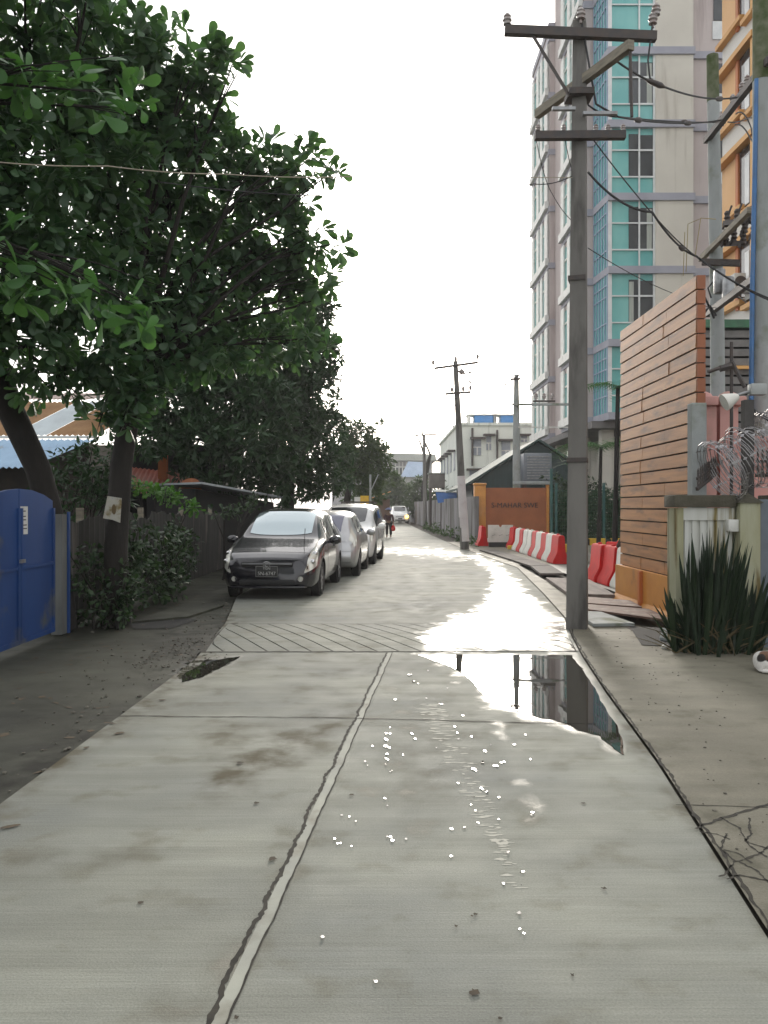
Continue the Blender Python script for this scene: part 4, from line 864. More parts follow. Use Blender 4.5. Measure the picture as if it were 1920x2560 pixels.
jb = {'r': jersey('x', (0,0,0), 0, MT['red'], 'water barriers at the yard entrance'), 'w': jersey('x', (0,0,0), 0, MT['white_plastic'], 'water barriers at the yard entrance')}; used = set()
def put(k, x, y, rot, label):
    o = jb[k] if k not in used else copy_tree(jb[k]); used.add(k); o.location = (x, y, .012); o.rotation_euler = (0,0,rot); o['label'] = label
seq = 'rwrwrwwrw'; nth = ['nearest','second','third','fourth','fifth','sixth','seventh','eighth','farthest']
for i, k in enumerate(seq): put(k, 4.93+.004*i, 24.35+.88*i, random.uniform(-.03,.03), '%s barrier, %s in the long row behind the utility pole' % ('red' if k == 'r' else 'white', ('%s from the near end' % nth[i]) if 0 < i < 8 else nth[i]))
put('r', 4.66, 18.55, 0, 'red barrier beside the plank wall, left of the pair'); put('r', 4.71, 17.65, 0, 'red barrier beside the plank wall, touching its far edge'); put('w', 4.74, 16.75, 0, 'white barrier half hidden behind the plank wall'); put('r', 5.3, 19.4, .3, 'red barrier set back behind the pair by the plank wall')
put('w', 5.75, 25.4, .2, 'white barrier standing alone just right of the utility pole'); put('r', 4.02, 35.2, .03, 'red barrier standing end on in front of the orange pillar'); put('r', 5.02, 33.2, .05, 'red barrier at the far end of the row beside the white board barrier')
bb = thing('board_barrier', 'white board barrier with a notched top on a dark stand', 'barrier', (4.63,34.2,0)); bo = MB(); P = [(-.5,.30),(-.52,.44),(-.49,.46),(-.49,.98),(-.07,.98),(-.04,.90),(.04,.90),(.07,.98),(.49,.98),(.49,.46),(.52,.44),(.5,.30)]
bo.prism3([(x,-.06,z-.1) for x, z in P], (0,.12,0)); obj('board', bo, MT['white_plastic'], bb, False, True); hl_ = MB()
for x in (-.28,0,.28): hl_.beam((x-.07,-.065,.46),(x+.07,-.065,.5),.05,.008)
obj('slots', hl_, MT['steel_dark'], bb, False, True); obj('stand', MB().box(-.46,.46,-.15,.15,.0,.19), MT['black'], bb, False, True)
tag(obj('yellow_block', MB().bevbox(4.62,4.85,32.0,32.25,.012,.16,.02), MT['yellow'], base=(4.73,32.1,0)), 'small yellow concrete block in front of the white board barrier', 'block')
# --- orange sign wall
sg = thing('sign_wall', 'brown sign wall with dark lettering and an orange pillar', 'wall', (5.4,37.1,0))
pl_ = obj('pillar', MB().bevbox(3.88,4.36,36.8,37.3,0,2.52,.02), MT['orange'], sg, 30); obj('cap', MB().bevbox(3.85,4.39,36.77,37.33,2.523,2.62,.03), MT['orange'], pl_, 30)
obj('panel', MB().box(4.362,6.98,37.0,37.2,0,2.42), mat('brown_panel', (.40,.125,.04), (.31,.10,.034), .6, 1.5), sg); obj('end_post', MB().box(6.982,7.1,36.95,37.25,0,2.55), MT['orange'], sg)
text('lettering', 'S-MAHAR SWE', .31, mat('dark_letters', (.05,.025,.018), None, .5), sg, Matrix.Translation((5.62-5.4,-.115,1.66)) @ FACE, .012)
obj('coping', MB().bevbox(5.6,7.15,36.9,37.35,2.56,2.70,.02), MT['pole_pale'], sg, 30)
# --- dark green shed, grey plant box
sh_ = thing('shed', 'dark green gabled shed behind the sign wall', 'shed', (7.4,42,0)); P = [(4.3,0),(4.3,2.75),(7.5,4.75),(9.6,3.45),(9.6,0)]
obj('wall', MB().prism3([(x,42,z) for x, z in P], (0,9,0)), mat('dark_green_sheet', (.02,.05,.05), (.015,.035,.035), .6, 3, stretch=(6,1,.3)), sh_)
ro = MB(); ro.prism3([(3.7,41.7,2.42),(7.5,41.7,4.80),(7.5,41.7,4.92),(3.7,41.7,2.54)], (0,9.6,0)); ro.prism3([(7.502,41.7,4.80),(9.9,41.7,3.3),(9.9,41.7,3.42),(7.502,41.7,4.92)], (0,9.6,0)); obj('roof', ro, mat('green_roof_sheet', (.035,.07,.062), (.025,.05,.045), .8, 2), sh_)
gx = thing('plant_box', 'grey ribbed equipment cabinet raised behind the sign wall', 'cabinet', (7.15,40.5,0)); obj('cabinet', MB().bevbox(-.65,.65,-.5,.5,2.75,4.1,.03), mat('grey_cabinet', (.20,.22,.25), (.15,.165,.19), .5, 3), gx, 30, True)
rv = MB()
for i in range(9): rv.box(-.5,.55,-.53,-.503,2.9+i*.125,2.96+i*.125)
obj('louvres', rv, MT['iron'], gx, False, True); obj('stand', MB().box(-.6,-.5,-.4,.4,0,2.745).box(.5,.6,-.4,.4,0,2.745), MT['steel_dark'], gx, False, True)
# --- pale green building with blue tanks
MT['mint'] = mat('mint_render', (.76,.80,.73), (.68,.72,.66), .85, .35, stain=(.30,.33,.28), stain_at=(.55,.72), stain_scale=.8, stain_stretch=(2,2,.3))
pb = thing('pale_building', 'pale mint building with blue rooftop tanks behind the sign wall', 'building', (9,70,0)); obj('wall', MB().box(6.05,16,70,93,0,8.2), MT['mint'], pb); obj('parapet', MB().box(5.9,16.1,69.85,93.1,8.2,8.42), MT['mint'], pb)
for (x0, x1, y0, y1) in ((1183,1203,1098,1138),(1216,1228,1090,1125),(1254,1276,1103,1150),(1174,1200,1176,1205),(1216,1234,1172,1200),(1303,1318,1090,1105)):
    a = at(x0, y1, 69.9); b = at(x1, y0, 69.9); wn = obj('window', MB().box(a.x,b.x,69.93,70,a.z,b.z), mat('blind_window', (.30,.34,.38), (.22,.25,.3), .4, 2) if 'blind_window' not in bpy.data.materials else bpy.data.materials['blind_window'], pb)
    obj('hood', MB().box(a.x-.25,b.x+.3,69.4,69.998,b.z,b.z+.15), MT['steel_dark'], wn)
    obj('frame', MB().box(a.x,b.x,69.90,69.928,(a.z+b.z)/2-.04,(a.z+b.z)/2+.04).box((a.x+b.x)/2-.04,(a.x+b.x)/2+.04,69.90,69.928,a.z,(a.z+b.z)/2-.041), MT['white'], wn)
for x, y0, y1 in ((1181,1070,1165),(1243,1075,1175)): obj('downpipe', MB().tube([at(x, y1, 69.8), at(x, y0, 69.8)], .09, 8), MT['steel_dark'], pb)
for y in (73,77,81,85,89):
    f_ = obj('window', MB().box(5.98,6.05,y,y+1.4,4.7,6.3), bpy.data.materials['blind_window'], pb); obj('hood', MB().box(5.4,6.04,y-.2,y+1.6,6.3,6.42), MT['steel_dark'], f_); obj('window', MB().box(5.98,6.05,y,y+1.4,1.5,3.1), bpy.data.materials['blind_window'], pb); br = MB(); br.beam((5.9,y,8.4),(5.3,y,9.2),.1); obj('roof_bracket', br, MT['steel_dark'], pb)
for (x0, x1, lab) in ((1185,1232,'blue water tank in a white frame on the pale building, left one'),(1250,1290,'blue water tank in a white frame on the pale building, right one')):
    a = at(x0, 1062, 72); b = at(x1, 1043, 72); tk = thing('water_tank', lab, 'tank', (a.x,72,8.42), 0, 'rooftop tanks on the pale building'); obj('tank', MB().bevbox(a.x,b.x,71.6,73.4,8.46,b.z+.12,.06), mat('blue_tank', (.07,.27,.62), (.05,.22,.52), .4, 2) if 'blue_tank' not in bpy.data.materials else bpy.data.materials['blue_tank'], tk, 30)
    obj('frame', MB().box(a.x-.5,a.x-.35,71.5,73.5,8.42,b.z+.1).box(b.x+.05,b.x+.18,71.5,73.5,8.42,b.z+.1).box(a.x-.6,b.x+.3,71.45,73.55,b.z+.13,b.z+.22), MT['white'], tk)
# --- long weathered wall along the road, tank and blue awning behind it
lw = thing('roadside_wall', 'long weathered grey wall running along the right side of the road', 'wall', (3.4,60,0)); A_ = Vector((3.86,36.6,0)); B_ = Vector((2.75,92,0)); m = MB(); nn = 16
for i in range(nn):
    a = A_.lerp(B_, i/nn); b = A_.lerp(B_, (i+.985)/nn); h = 2.05+.03*math.sin(i*3.1); m.prism([(a.x,a.y),(a.x+.18,a.y),(b.x+.18,b.y),(b.x,b.y)], 0, h)
obj('wall', m, mat('black_streaked_wall', (.27,.26,.27), (.17,.165,.165), .9, .8, stretch=(1,1,.3), stain=(.06,.055,.045), stain_at=(.47,.62), stain_scale=1, stain_stretch=(1.5,1.5,.25), bump=.2), lw)
tk = thing('raised_tank', 'square grey concrete tank on legs behind the roadside wall', 'tank', (3.55,58,0)); obj('tank', MB().bevbox(-.52,.52,-.6,.6,2.85,3.8,.03), mat('brown_grey_concrete', (.20,.18,.165), (.14,.125,.115), .9, 2), tk, 30, True); obj('lid', MB().box(-.6,.55,-.65,.65,3.803,3.87), MT['pole_pale'], tk, False, True)
for x in (-.42,.42):
    for y in (-.45,.45): obj('leg', MB().box(x-.06,x+.06,y-.06,y+.06,0,2.847), MT['steel_dark'], tk, False, True)
aw = thing('blue_awning', 'blue sheet awning above the roadside wall', 'awning', (3.8,52,2.3)); obj('sheet', MB().prism3([(3.1,51.6,2.45),(4.5,51.6,2.42),(4.5,51.3,2.02),(3.22,51.3,1.82)], (0,.05,.03)), MT['blue_tarp'], aw); obj('post', MB().box(3.4,3.46,51.8,51.86,0,2.4).box(4.3,4.36,51.8,51.86,0,2.4), MT['steel_dark'], aw); obj('roof_sheet', MB().prism3([(3.0,51.58,2.49),(4.6,51.58,2.46),(4.6,53.6,2.62),(3.0,53.6,2.65)], (0,0,.03)), MT['pole_pale'], aw)
# --- green mesh fence, striped kerb, hedge
fn = thing('mesh_fence', 'dark green wire mesh fence in front of the hedge', 'fence', (8.5,36,0)); gsm = bpy.data.materials['green_steel']; tealp = mat('teal_post_paint', (.03,.12,.11), (.02,.08,.075), .5, 3)
for x in (7.0,7.2,9.2,10.4,12): obj('post', MB().box(x-.05,x+.05,35.95,36.05,0,3.2 if x < 7.1 else 2.6), tealp, fn)
ms = MB()
for i in range(64): x = 7.0+i*.08; ms.box(x-.004,x+.004,35.996,36.004,.1,2.3)
for k in range(16): ms.box(7.0,12.1,35.99,35.998,.1+k*.145,.11+k*.145)
obj('mesh', ms, gsm, fn)
for i, (x0, x1) in enumerate(((6.2,6.7),(8.5,9.15),(9.4,10.0),(10.4,11.0))):
    tag(obj('kerb_block', MB().bevbox(x0,x1,35.5 if i else 30.0,35.75 if i else 30.25,.012,.3,.02), MT['yellow'], base=((x0+x1)/2,35.6 if i else 30.1,0)), ('yellow kerb block right of the far utility pole by the barriers','yellow kerb block in front of the hedge, left of a pair','yellow kerb block in front of the hedge, next to the plank wall','yellow kerb block in front of the hedge, farthest right')[i], 'kerb', 'yellow kerb blocks')
tag(obj('kerb', MB().box(7.6,12,35.54,35.7,.012,.26), MT['black'], base=(9.8,35.6,0)), 'black kerb between the yellow blocks in front of the hedge', 'kerb')
hp, ho = blob_points([((7.6,38,1.0),(1.3,.9,1.3)),((8.6,38.3,1.6),(1.2,.9,1.7)),((9.8,38.6,1.2),(1.3,.8,1.5)),((11,38.6,1.3),(1.4,.8,1.5)),((6.9,37.6,.9),(.5,.5,1.1)),((7.3,37.4,2.2),(.6,.4,.9))], 75)
P, A, U = rosette_leaves(hp, ho, 5, 1.0); n = len(P)
hg = thing('hedge', 'dark green hedge behind the mesh fence', 'hedge', (9,38,0)); leaves('foliage', LANC, LANC_F, P, A, U, rng.uniform(.14,.30,n), rng.uniform(0,1,n), leaf_mat('hedge_leaf', (.012,.03,.012), (.035,.075,.022), .5, .25), hg)
def frond(c, ang, L, droop, V, Fq, wd=.05):
    c = Vector(c); d = Vector((math.cos(ang), math.sin(ang), 0)); sp_ = [c+d*L*t+Vector((0,0,L*(.55*t-droop*t*t))) for t in np.linspace(0,1,9)]
    for i in range(1, 9):
        for sgn in (-1, 1):
            for h in (0, .5):
                p = sp_[i-1].lerp(sp_[i], h); sd = d.cross(Vector((0,0,1)))*sgn; l = L*.34*(1-.5*abs(i/8-.5)); q = p+sd*l+d*l*.5-Vector((0,0,l*.35)); o = len(V)
                V.extend([p-d*wd*.4, p+d*wd*.4, q]); Fq.append((o, o+1, o+2))
def palm(name, label, base, h, L, nf, group=None):
    t = thing(name, label, 'palm', base, 0, group); tr = MB(); tr.tube([base, (base[0]+.05,base[1],base[2]+h*.5), (base[0]+.1,base[1],base[2]+h)], [.09,.07,.06], 8); obj('trunk', tr, MT['bark'], t, True); m = MB()
    for i in range(nf): frond((base[0]+.1,base[1],base[2]+h), 2*PI*i/nf+random.uniform(-.3,.3), L*random.uniform(.8,1.1), random.uniform(.5,.95), m.v, m.f)
    o = obj('fronds', m, leaf_mat('palm_leaf', (.03,.11,.02), (.05,.15,.03), .45, .35) if 'palm_leaf' not in bpy.data.materials else bpy.data.materials['palm_leaf'], t); a = o.data.attributes.new('tint', 'FLOAT', 'POINT'); a.data.foreach_set('value', rng.uniform(0,1,len(o.data.vertices)).astype(np.float32))
palm('palm', 'bright green palm under the tower block beside the plank wall', (7.85,31.5,0), 3.8, 1.9, 16, 'palms at the foot of the tower'); palm('palm', 'small palm in front of the teal bay above the plank wall edge', (6.7,25.0,0), 5.1, 1.2, 11, 'palms at the foot of the tower')
# ================================================================ left side of the street
def pb_(L):                                          # blobs measured on the photograph, each given its own depth
    return [((tuple(at(x, y, D))), (r/F*D, r/F*D*1.25, r/F*D*.9)) for x, y, D, r in L]
def limbs(mb, start, blobs, r0, k=.5, every=1):
    s = Vector(start)
    for (c, r) in blobs[::every]:
        c = Vector(c); L = (c-s).length; mid = s.lerp(c, .45)+Vector((random.gauss(0,.12)*L*.4, random.gauss(0,.12)*L*.4, .10*L)); m2 = s.lerp(c, .75)+Vector((random.gauss(0,.05)*L, random.gauss(0,.05)*L, .06*L))
        mb.tube([s, s.lerp(mid, .5)+Vector((0,0,.05)), mid, m2, c], [r0, r0*.8, r0*.55, r0*.34, r0*.12], 7)
        for q in range(3):
            e = c+Vector((random.gauss(0,r[0]*.6), random.gauss(0,r[1]*.6), random.gauss(0,r[2]*.6))); mb.tube([m2, m2.lerp(e, .5)+Vector((0,0,.04)), e], [r0*.26, r0*.16, r0*.05], 5)
def tree(name, label, trunk, tr, blobs, dens, nl, size, lm, tpl=(OBOV, OBOV_F), every=1, group=None, fork=None, spread=.9, limb_r=None):
    t = thing(name, label, 'tree', trunk[0], 0, group); tm = MB(); tm.tube(trunk, tr, 12); fp = fork or trunk[-1]
    limbs(tm, fp, blobs, limb_r or tr[-1]*.36, every=every); obj('trunk', tm, MT['bark'], t, True)
    P0, O0 = blob_points(blobs, dens); P, A, U = rosette_leaves(P0, O0, nl, spread); n = len(P)
    tint = np.clip(np.repeat(rng.uniform(0,1,len(P0)), nl)*.7+rng.uniform(0,.5,n), 0, 1)
    leaves('crown', tpl[0], tpl[1], P, A, U, rng.uniform(size*.7, size*1.15, n), tint, lm, t); return t
ALM = leaf_mat('almond_leaf', (.034,.080,.042), (.105,.185,.095), .38, .42, .5)
DARKL = leaf_mat('mango_leaf', (.012,.034,.013), (.034,.078,.028), .5, .22)
FARL = leaf_mat('far_leaf', (.035,.06,.03), (.075,.11,.05), .55, .3)
main = pb_([(300,120,10.5,110),(420,135,11,90),(510,165,11,70),(585,150,11,55),(300,260,11,130),(450,285,11.5,100),(530,250,11.5,55),(260,400,10.5,130),(420,410,11.5,110),(550,380,12,85),(660,385,12,70),(760,410,12,62),(835,425,12,38),(690,470,12.5,65),
 (270,560,11,120),(420,560,12,105),(550,540,12.5,85),(680,570,12.5,80),(780,600,12.5,65),(850,605,12.5,38),(815,690,12.5,48),(280,710,11,120),(430,720,12,115),(560,700,12.5,95),(670,690,13,80),(750,730,13,50),(790,740,13,30),(730,660,12.8,60),(740,500,12.4,55),(640,470,12.2,80),(620,640,12.8,80),(240,860,11,110),(380,860,12,105),(510,860,12.5,100),(640,850,13,90),(745,850,13,65),(800,855,13,38),(310,965,11.6,80),(390,960,12,60),(270,1010,11.5,45),(310,1040,11.4,50),(240,1050,11.4,38),(345,1000,11.6,50)])
tree('almond_tree', 'large broad leaved tree with upright trunk carrying a small notice', [(-3.66,11.8,0),(-3.68,11.8,1.0),(-3.62,11.85,2.2),(-3.45,11.9,3.3)], [.19,.16,.15,.14], main, 74, 8, .215, ALM, group='broad leaved trees over the left shoulder')
left = pb_([(60,90,9.5,115),(190,50,10,100),(120,230,9.5,130),(80,400,9.3,140),(90,560,9.7,145),(110,720,10,140),(80,870,10.2,115),(190,930,10.8,70),(60,965,10.6,55),(130,975,10.8,45),(200,990,10.9,45),(-150,200,9,190),(-180,500,9,200),(-160,780,9.5,170),(-420,300,8.5,250),(-420,700,8.5,240),(60,-120,8.5,150),(-200,-150,7.5,220),(230,-80,9,110)])
tree('almond_tree', 'broad leaved tree with black leaning trunk behind the blue gate', [(-4.25,11.3,0),(-4.36,11.3,1.4),(-4.5,11.2,2.1),(-4.8,11.0,2.9),(-4.95,10.8,3.7)], [.22,.17,.16,.17,.15], left, 56, 8, .21, ALM, group='broad leaved trees over the left shoulder')
near = pb_([(120,200,5.6,70),(250,230,5.6,80),(340,270,5.8,55),(40,150,5.4,70),(60,700,5.2,60),(150,710,5.3,70),(260,740,5.3,70),(350,770,5.4,50),(30,640,5.2,50),(-150,150,5,150),(-160,650,5,140)])
near += [((-4.2,4.2,6.0),(1.1,1.2,.8)),((-3.2,2.2,5.6),(1.2,1.2,.8)),((-5.8,3.2,5.6),(1.2,1.3,.9)),((-4.8,.2,5.2),(1.3,1.3,.8)),((-3.6,-2,5.4),(1.3,1.3,.8)),((-6.4,5.5,6.8),(1.2,1.3,.9)),((-6.6,-1.5,4.8),(1.3,1.4,1)),((-5.4,6.6,6.6),(1,1,.7))]  # unseen canopy added overhead to keep sky light off the left side
nt_ = thing('almond_tree', 'near leafy boughs with big leaves reaching in from the left edge, plus unseen added shade canopy', 'tree', (-6.0,5.0,0), 0, 'broad leaved trees over the left shoulder')
tm = MB(); tm.tube([(-6.0,5.0,0),(-6.0,5.0,1.5),(-5.6,5.1,2.8),(-5.0,5.2,3.6)], [.2,.16,.13,.1], 10); limbs(tm, (-5.0,5.2,3.6), near, .035); obj('trunk', tm, MT['bark'], nt_, True)
P0, O0 = blob_points(near[:11], 150); P1, O1 = blob_points(near[11:], 38); P0 = np.concatenate([P0, P1]); O0 = np.concatenate([O0, O1]); O0[:,0] += .5; P, A, U = rosette_leaves(P0, O0, 6, 1.0); n = len(P); P = P+rng.normal(size=(n,3))*.05
leaves('crown', OBOV, OBOV_F, P, A, U, rng.uniform(.10,.21,n), np.clip(np.repeat(rng.uniform(.3,1,len(P0)),6), 0, 1), leaf_mat('young_almond_leaf', (.040,.11,.045), (.11,.22,.085), .34, .42), nt_)
# finer-leaved dark trees further along
b1 = pb_([(430,1010,23,70),(500,920,24,100),(610,900,25,100),(560,1020,24,100),(660,1010,24,95),(500,1090,22.5,70),(610,1120,23,90),(700,1140,24,70),(680,1215,24,50),(590,1190,23.5,50),(520,1180,23,50),(640,1180,24,60),(560,1225,23,35),(700,1235,24.5,35),(430,1100,23,55),(470,1170,23,40),(340,1060,22,60),(390,1090,22,60),(300,1030,21.5,50),(360,1010,22,60),(440,1060,23,60),(440,900,24,80),(540,800,25,80)])
tree('mango_tree', 'dark dense tree rising behind the fence and the dark carrier', [(-4.9,24,0),(-4.8,24,2),(-4.6,24.2,3.2)], [.25,.2,.16], b1, 40, 8, .30, DARKL, (LANC, LANC_F), group='dark trees behind the left fence', spread=1.0)
b2 = pb_([(700,880,27,90),(760,830,27.5,65),(800,780,28,45),(820,850,28,40),(750,950,27,85),(820,940,28,42),(840,990,28,24),(740,1050,27,85),(810,1050,28.5,55),(780,1140,28,80),(850,1130,30,45),(840,1200,30,45),(760,1215,28,50),(720,780,27,45),(760,780,27.5,60),(840,880,28,24),(790,890,28,60),(700,960,27,80),(845,1070,29,30),(720,1180,27.5,60),(800,1225,29,45)])
tree('mango_tree', 'dark tall tree with ragged right edge against the white sky', [(-3.2,28,0),(-3.1,28,2.4),(-2.9,28.2,4)], [.25,.2,.16], b2, 36, 8, .30, DARKL, (LANC, LANC_F), group='dark trees behind the left fence', spread=1.0)
b3 = pb_([(880,1080,42,40),(905,1110,42,45),(940,1130,43,38),(890,1170,42,55),(940,1190,44,45),(960,1150,44,24),(925,1075,42,22),(955,1060,42,10),(860,1140,41,40),(930,1235,45,38),(880,1225,43,35)])
tree('mango_tree', 'mid green smaller tree beyond the white vans', [(-1.9,42,0),(-1.8,42,2),(-1.6,42,3)], [.2,.16,.12], b3, 22, 8, .36, FARL, (LANC, LANC_F), group='dark trees behind the left fence', spread=1.0)
for i, (L, tx, lab) in enumerate([([(985,1225,88,34),(1000,1255,88,30),(975,1195,88,25),(1010,1215,90,24)], (1000,88), 'hazy tree at the road end above the pale vehicle'),([(1040,1230,84,30),(1060,1205,84,22),(1035,1260,84,28),(1065,1250,84,26)], (1042,84), 'hazy tree at the road end left of the grey tank'),
   ([(1085,1240,78,24),(1110,1248,74,20),(1125,1225,66,16),(1095,1205,78,14)], (1100,74), 'small tree between the grey tank and the pale building'),([(960,1240,100,30),(945,1215,98,28)], (950,98), 'distant tree behind the walking person')]):
    b = pb_(L); bx = (tx[0]-960)/F*tx[1]; tree('far_tree', lab, [(bx,tx[1],0),(bx,tx[1],1.2)], [.18,.13], b, 7, 8, .6, FARL, (LANC, LANC_F), group='trees at the far end of the road', spread=1.0)
bt = thing('bare_tree', 'bare forked tree beside the pale mint building', 'tree', (3.6,76,0)); m = MB(); B0 = at(1060,1215,76)
m.tube([(3.6,76,0), B0], [.3,.25], 8)
for pts, r in (([(1060,1215),(1072,1150),(1077,1135)],.24),([(1066,1180),(1058,1130),(1050,1105),(1040,1090)],.12),([(1076,1137),(1060,1100),(1052,1070),(1060,1040)],.09),([(1058,1130),(1070,1105)],.05),([(1060,1100),(1035,1085)],.05),([(1055,1085),(1075,1060)],.04)):
    m.tube([at(x, y, 76+i*.2) for i, (x, y) in enumerate(pts)], list(np.linspace(r, r*.35, len(pts))), 6)
obj('trunk', m, MT['bark'], bt)
fb = thing('far_building', 'long hazy grey building closing the end of the road', 'building', (4,132,0)); hz_ = mat('hazy_grey_wall', (.42,.42,.42), (.33,.33,.34), .9, .3); obj('wall', MB().box(-8,7.4,132,145,0,8.6), hz_, fb); obj('roof', MB().hexa([(-8.5,131,8.6),(8,131,8.6),(8,146,8.6),(-8.5,146,8.6),(-8.5,133,10.1),(8,133,9.7),(8,146,9.7),(-8.5,146,10.1)]), mat('grey_green_roof', (.25,.26,.23), (.2,.21,.18), .8, .5), fb)
m = MB()
for i in range(6): m.box(.6+i*.55,.72+i*.55,131.4,131.9,2,8.4)
for z in (4.6,6.2,7.6): m.box(.5,4,131.45,131.95,z,z+.15)
obj('balcony_frame', m, MT['white'], fb); m = MB()
for z in (3.2,4.9,6.4): m.box(.7,3.9,131.95,131.998,z,z+1.1)
obj('window', m, MT['pane'], fb)
bh = thing('blue_roofed_house', 'far house with pale blue roof left of the far pole', 'building', (3.6,105,0)); obj('wall', MB().box(2.2,5.0,105,109,0,5.2), hz_, bh); obj('roof', MB().prism3([(2.0,104.6,5.2),(5.3,104.6,5.2),(5.0,106.5,7.1),(3.0,106.5,7.2)], (0,2.4,0)), mat('pale_blue_roof', (.38,.46,.58), (.3,.38,.5), .6, 1), bh)
aw = thing('orange_awning', 'small orange awning under the trees at the far end', 'awning', (-.2,74,2.2)); obj('sheet', MB().prism3([(-1.1,74,2.3),(.6,74,2.9),(.6,76,2.9),(-1.1,76,2.3)], (0,0,.05)), MT['orange'], aw); obj('wall', MB().box(-1.0,.5,75,76.5,0,2.25), mat('brown_board', (.12,.06,.035), None, .9), aw)
# --- blue gate, post, fence
MT['bluegate'] = mat('blue_gate_paint', (.015,.062,.22), (.012,.045,.165), .6, 1.5, stretch=(1,1,.5), stain=(.09,.10,.115), stain_at=(.56,.68), stain_scale=1.7, bump=.06)
gt = thing('blue_gate', 'blue sheet metal gate with paper notices at the left edge', 'gate', (-4.15,10,0)); XG = -4.13
top = [(8.6,1.62),(9.0,1.74),(9.45,1.80),(9.75,1.82),(10.1,1.81),(10.45,1.76),(10.72,1.69)]
for k, (a, b) in enumerate(((8.6,9.72),(9.74,10.74))):
    P = [(XG,a,.06)]+[(XG,b,.06)]+[(XG,y,z) for y, z in reversed([(y, z) for y, z in top if a-.01 <= y <= b+.05])]
    if k == 0: P.insert(2, (XG,b,1.818))
    else: P.append((XG,a,1.818))
    leaf_ = obj('leaf', MB().prism3(P, (-.04,0,0)), MT['bluegate'], gt)
    fr = MB(); fr.box(XG+.002,XG+.025,a,a+.05,.06,1.6); fr.box(XG+.002,XG+.025,b-.05,b,.06,1.6); fr.box(XG+.002,XG+.025,a+.05,b-.05,.06,.11); fr.box(XG+.002,XG+.02,a+.05,b-.05,.9,.94); obj('frame', fr, MT['bluegate'], leaf_)
pn = obj('paper_notice', MB().box(XG+.002,XG+.005,9.74+.02,9.74+.22,1.30,1.62), MT['white'], gt); ln = MB()
for z in (1.36,1.40,1.46,1.50,1.56): ln.box(XG+.0055,XG+.007,9.78,9.78+random.uniform(.11,.16),z,z+.012)
obj('print', ln, MT['steel_dark'], pn)
obj('latch', MB().box(XG+.003,XG+.05,9.68,9.80,.98,1.02), MT['iron'], gt)
gp_ = thing('gate_post', 'pale gate post with a blue edge right of the blue gate', 'post', (-4.12,11,0)); obj('shaft', MB().box(-4.2,-4.06,10.85,11.05,0,1.52), mat('grimy_white_post', (.16,.165,.16), (.09,.095,.09), .8, 3, stretch=(1,1,.4)), gp_); obj('blue_strip', MB().box(-4.055,-4.03,11.0,11.05,0,1.55), MT['bluegate'], gp_)
ff = thing('sheet_fence', 'dark corrugated fence along the left shoulder behind the shrubs', 'fence', (-4.2,20,0)); m = MB(); ys = np.arange(11.1, 40, .055); o = 0
for y in ys:
    x = -4.18+.018*math.sin(y*2*PI/.22)-(.0 if y < 24 else .02*(y-24)) ; h = 1.47+.06*math.sin(int(y/1.1)*2.3)+.02*math.sin(y*9); m.v += [(x,y,.02),(x,y,h),(x-.015,y,h),(x-.015,y,.02)]
k = len(ys); m.f += [(4*i+j, 4*i+4+j, 4*i+4+(j+1)%4, 4*i+(j+1)%4) for i in range(k-1) for j in range(4)]
obj('sheets', m, mat('weathered_dark_sheet', (.055,.053,.048), (.03,.03,.028), .8, 1.5, stretch=(1,2,.3), stain=(.15,.13,.11), stain_at=(.56,.7), stain_scale=2, stain_stretch=(1,3,.3)), ff)
for y in range(12, 40, 3): obj('post', MB().box(-4.30,-4.215,y,y+.08,0,1.6), MT['timber'], ff)
sgn = thing('tree_notice', 'small tattered white notice nailed to the upright tree trunk', 'sign', (-3.64,11.58,1.58)); obj('board', MB().prism3([(-.13,-.045,-.12),(.0,-.05,-.14),(.10,-.045,-.18),(.12,-.045,.15),(-.07,-.045,.18)], (0,.01,0)), mat('old_notice_board', (.46,.45,.40), (.36,.33,.25), .8, 9, stain=(.20,.15,.06), stain_at=(.5,.62), stain_scale=8), sgn, False, True); m = MB().sphere((.02,-.052,0), (.03,.004,.07)); obj('figure', m, mat('faded_brown_ink', (.16,.11,.05), None, .8), sgn, False, True); obj('nail', MB().lathe([(0,0),(.008,0),(.008,.006),(0,.006)], (.0,-.056,.15), 8, 'y'), MT['iron'], sgn, False, True)
# --- shrubs along the fence
def shrub(name, label, blobs, dens, nl, size, lm, tpl=(OBOV, OBOV_F), cat='shrub', group='shrubs along the left fence'):
    c = blobs[0][0]; t = thing(name, label, cat, (c[0],c[1],0), 0, group); sm_ = MB()
    for (p, r) in blobs:
        for q in range(3): sm_.tube([(c[0]+random.gauss(0,.1),c[1]+random.gauss(0,.1),0),(p[0]*.5+c[0]*.5,p[1]*.5+c[1]*.5,p[2]*.6),(p[0]+random.gauss(0,r[0]*.4),p[1]+random.gauss(0,r[1]*.4),p[2]+r[2]*.4)], [.02,.014,.006], 5)
    obj('stems', sm_, MT['bark'], t); P0, O0 = blob_points(blobs, dens); P, A, U = rosette_leaves(P0, O0, nl, 1.0); n = len(P); leaves('foliage', tpl[0], tpl[1], P, A, U, rng.uniform(size*.6,size*1.2,n), rng.uniform(0,1,n), lm, t)
SHR = leaf_mat('shrub_leaf', (.014,.034,.016), (.055,.10,.04), .4, .25)
shrub('shrub', 'dark shrub between the upright trunk and the corrugated fence', [((-3.85,12.6,.7),(.35,.6,.7)),((-3.8,13.3,1.1),(.3,.5,.45)),((-3.7,13.6,.5),(.4,.5,.5))], 120, 6, .12, SHR)
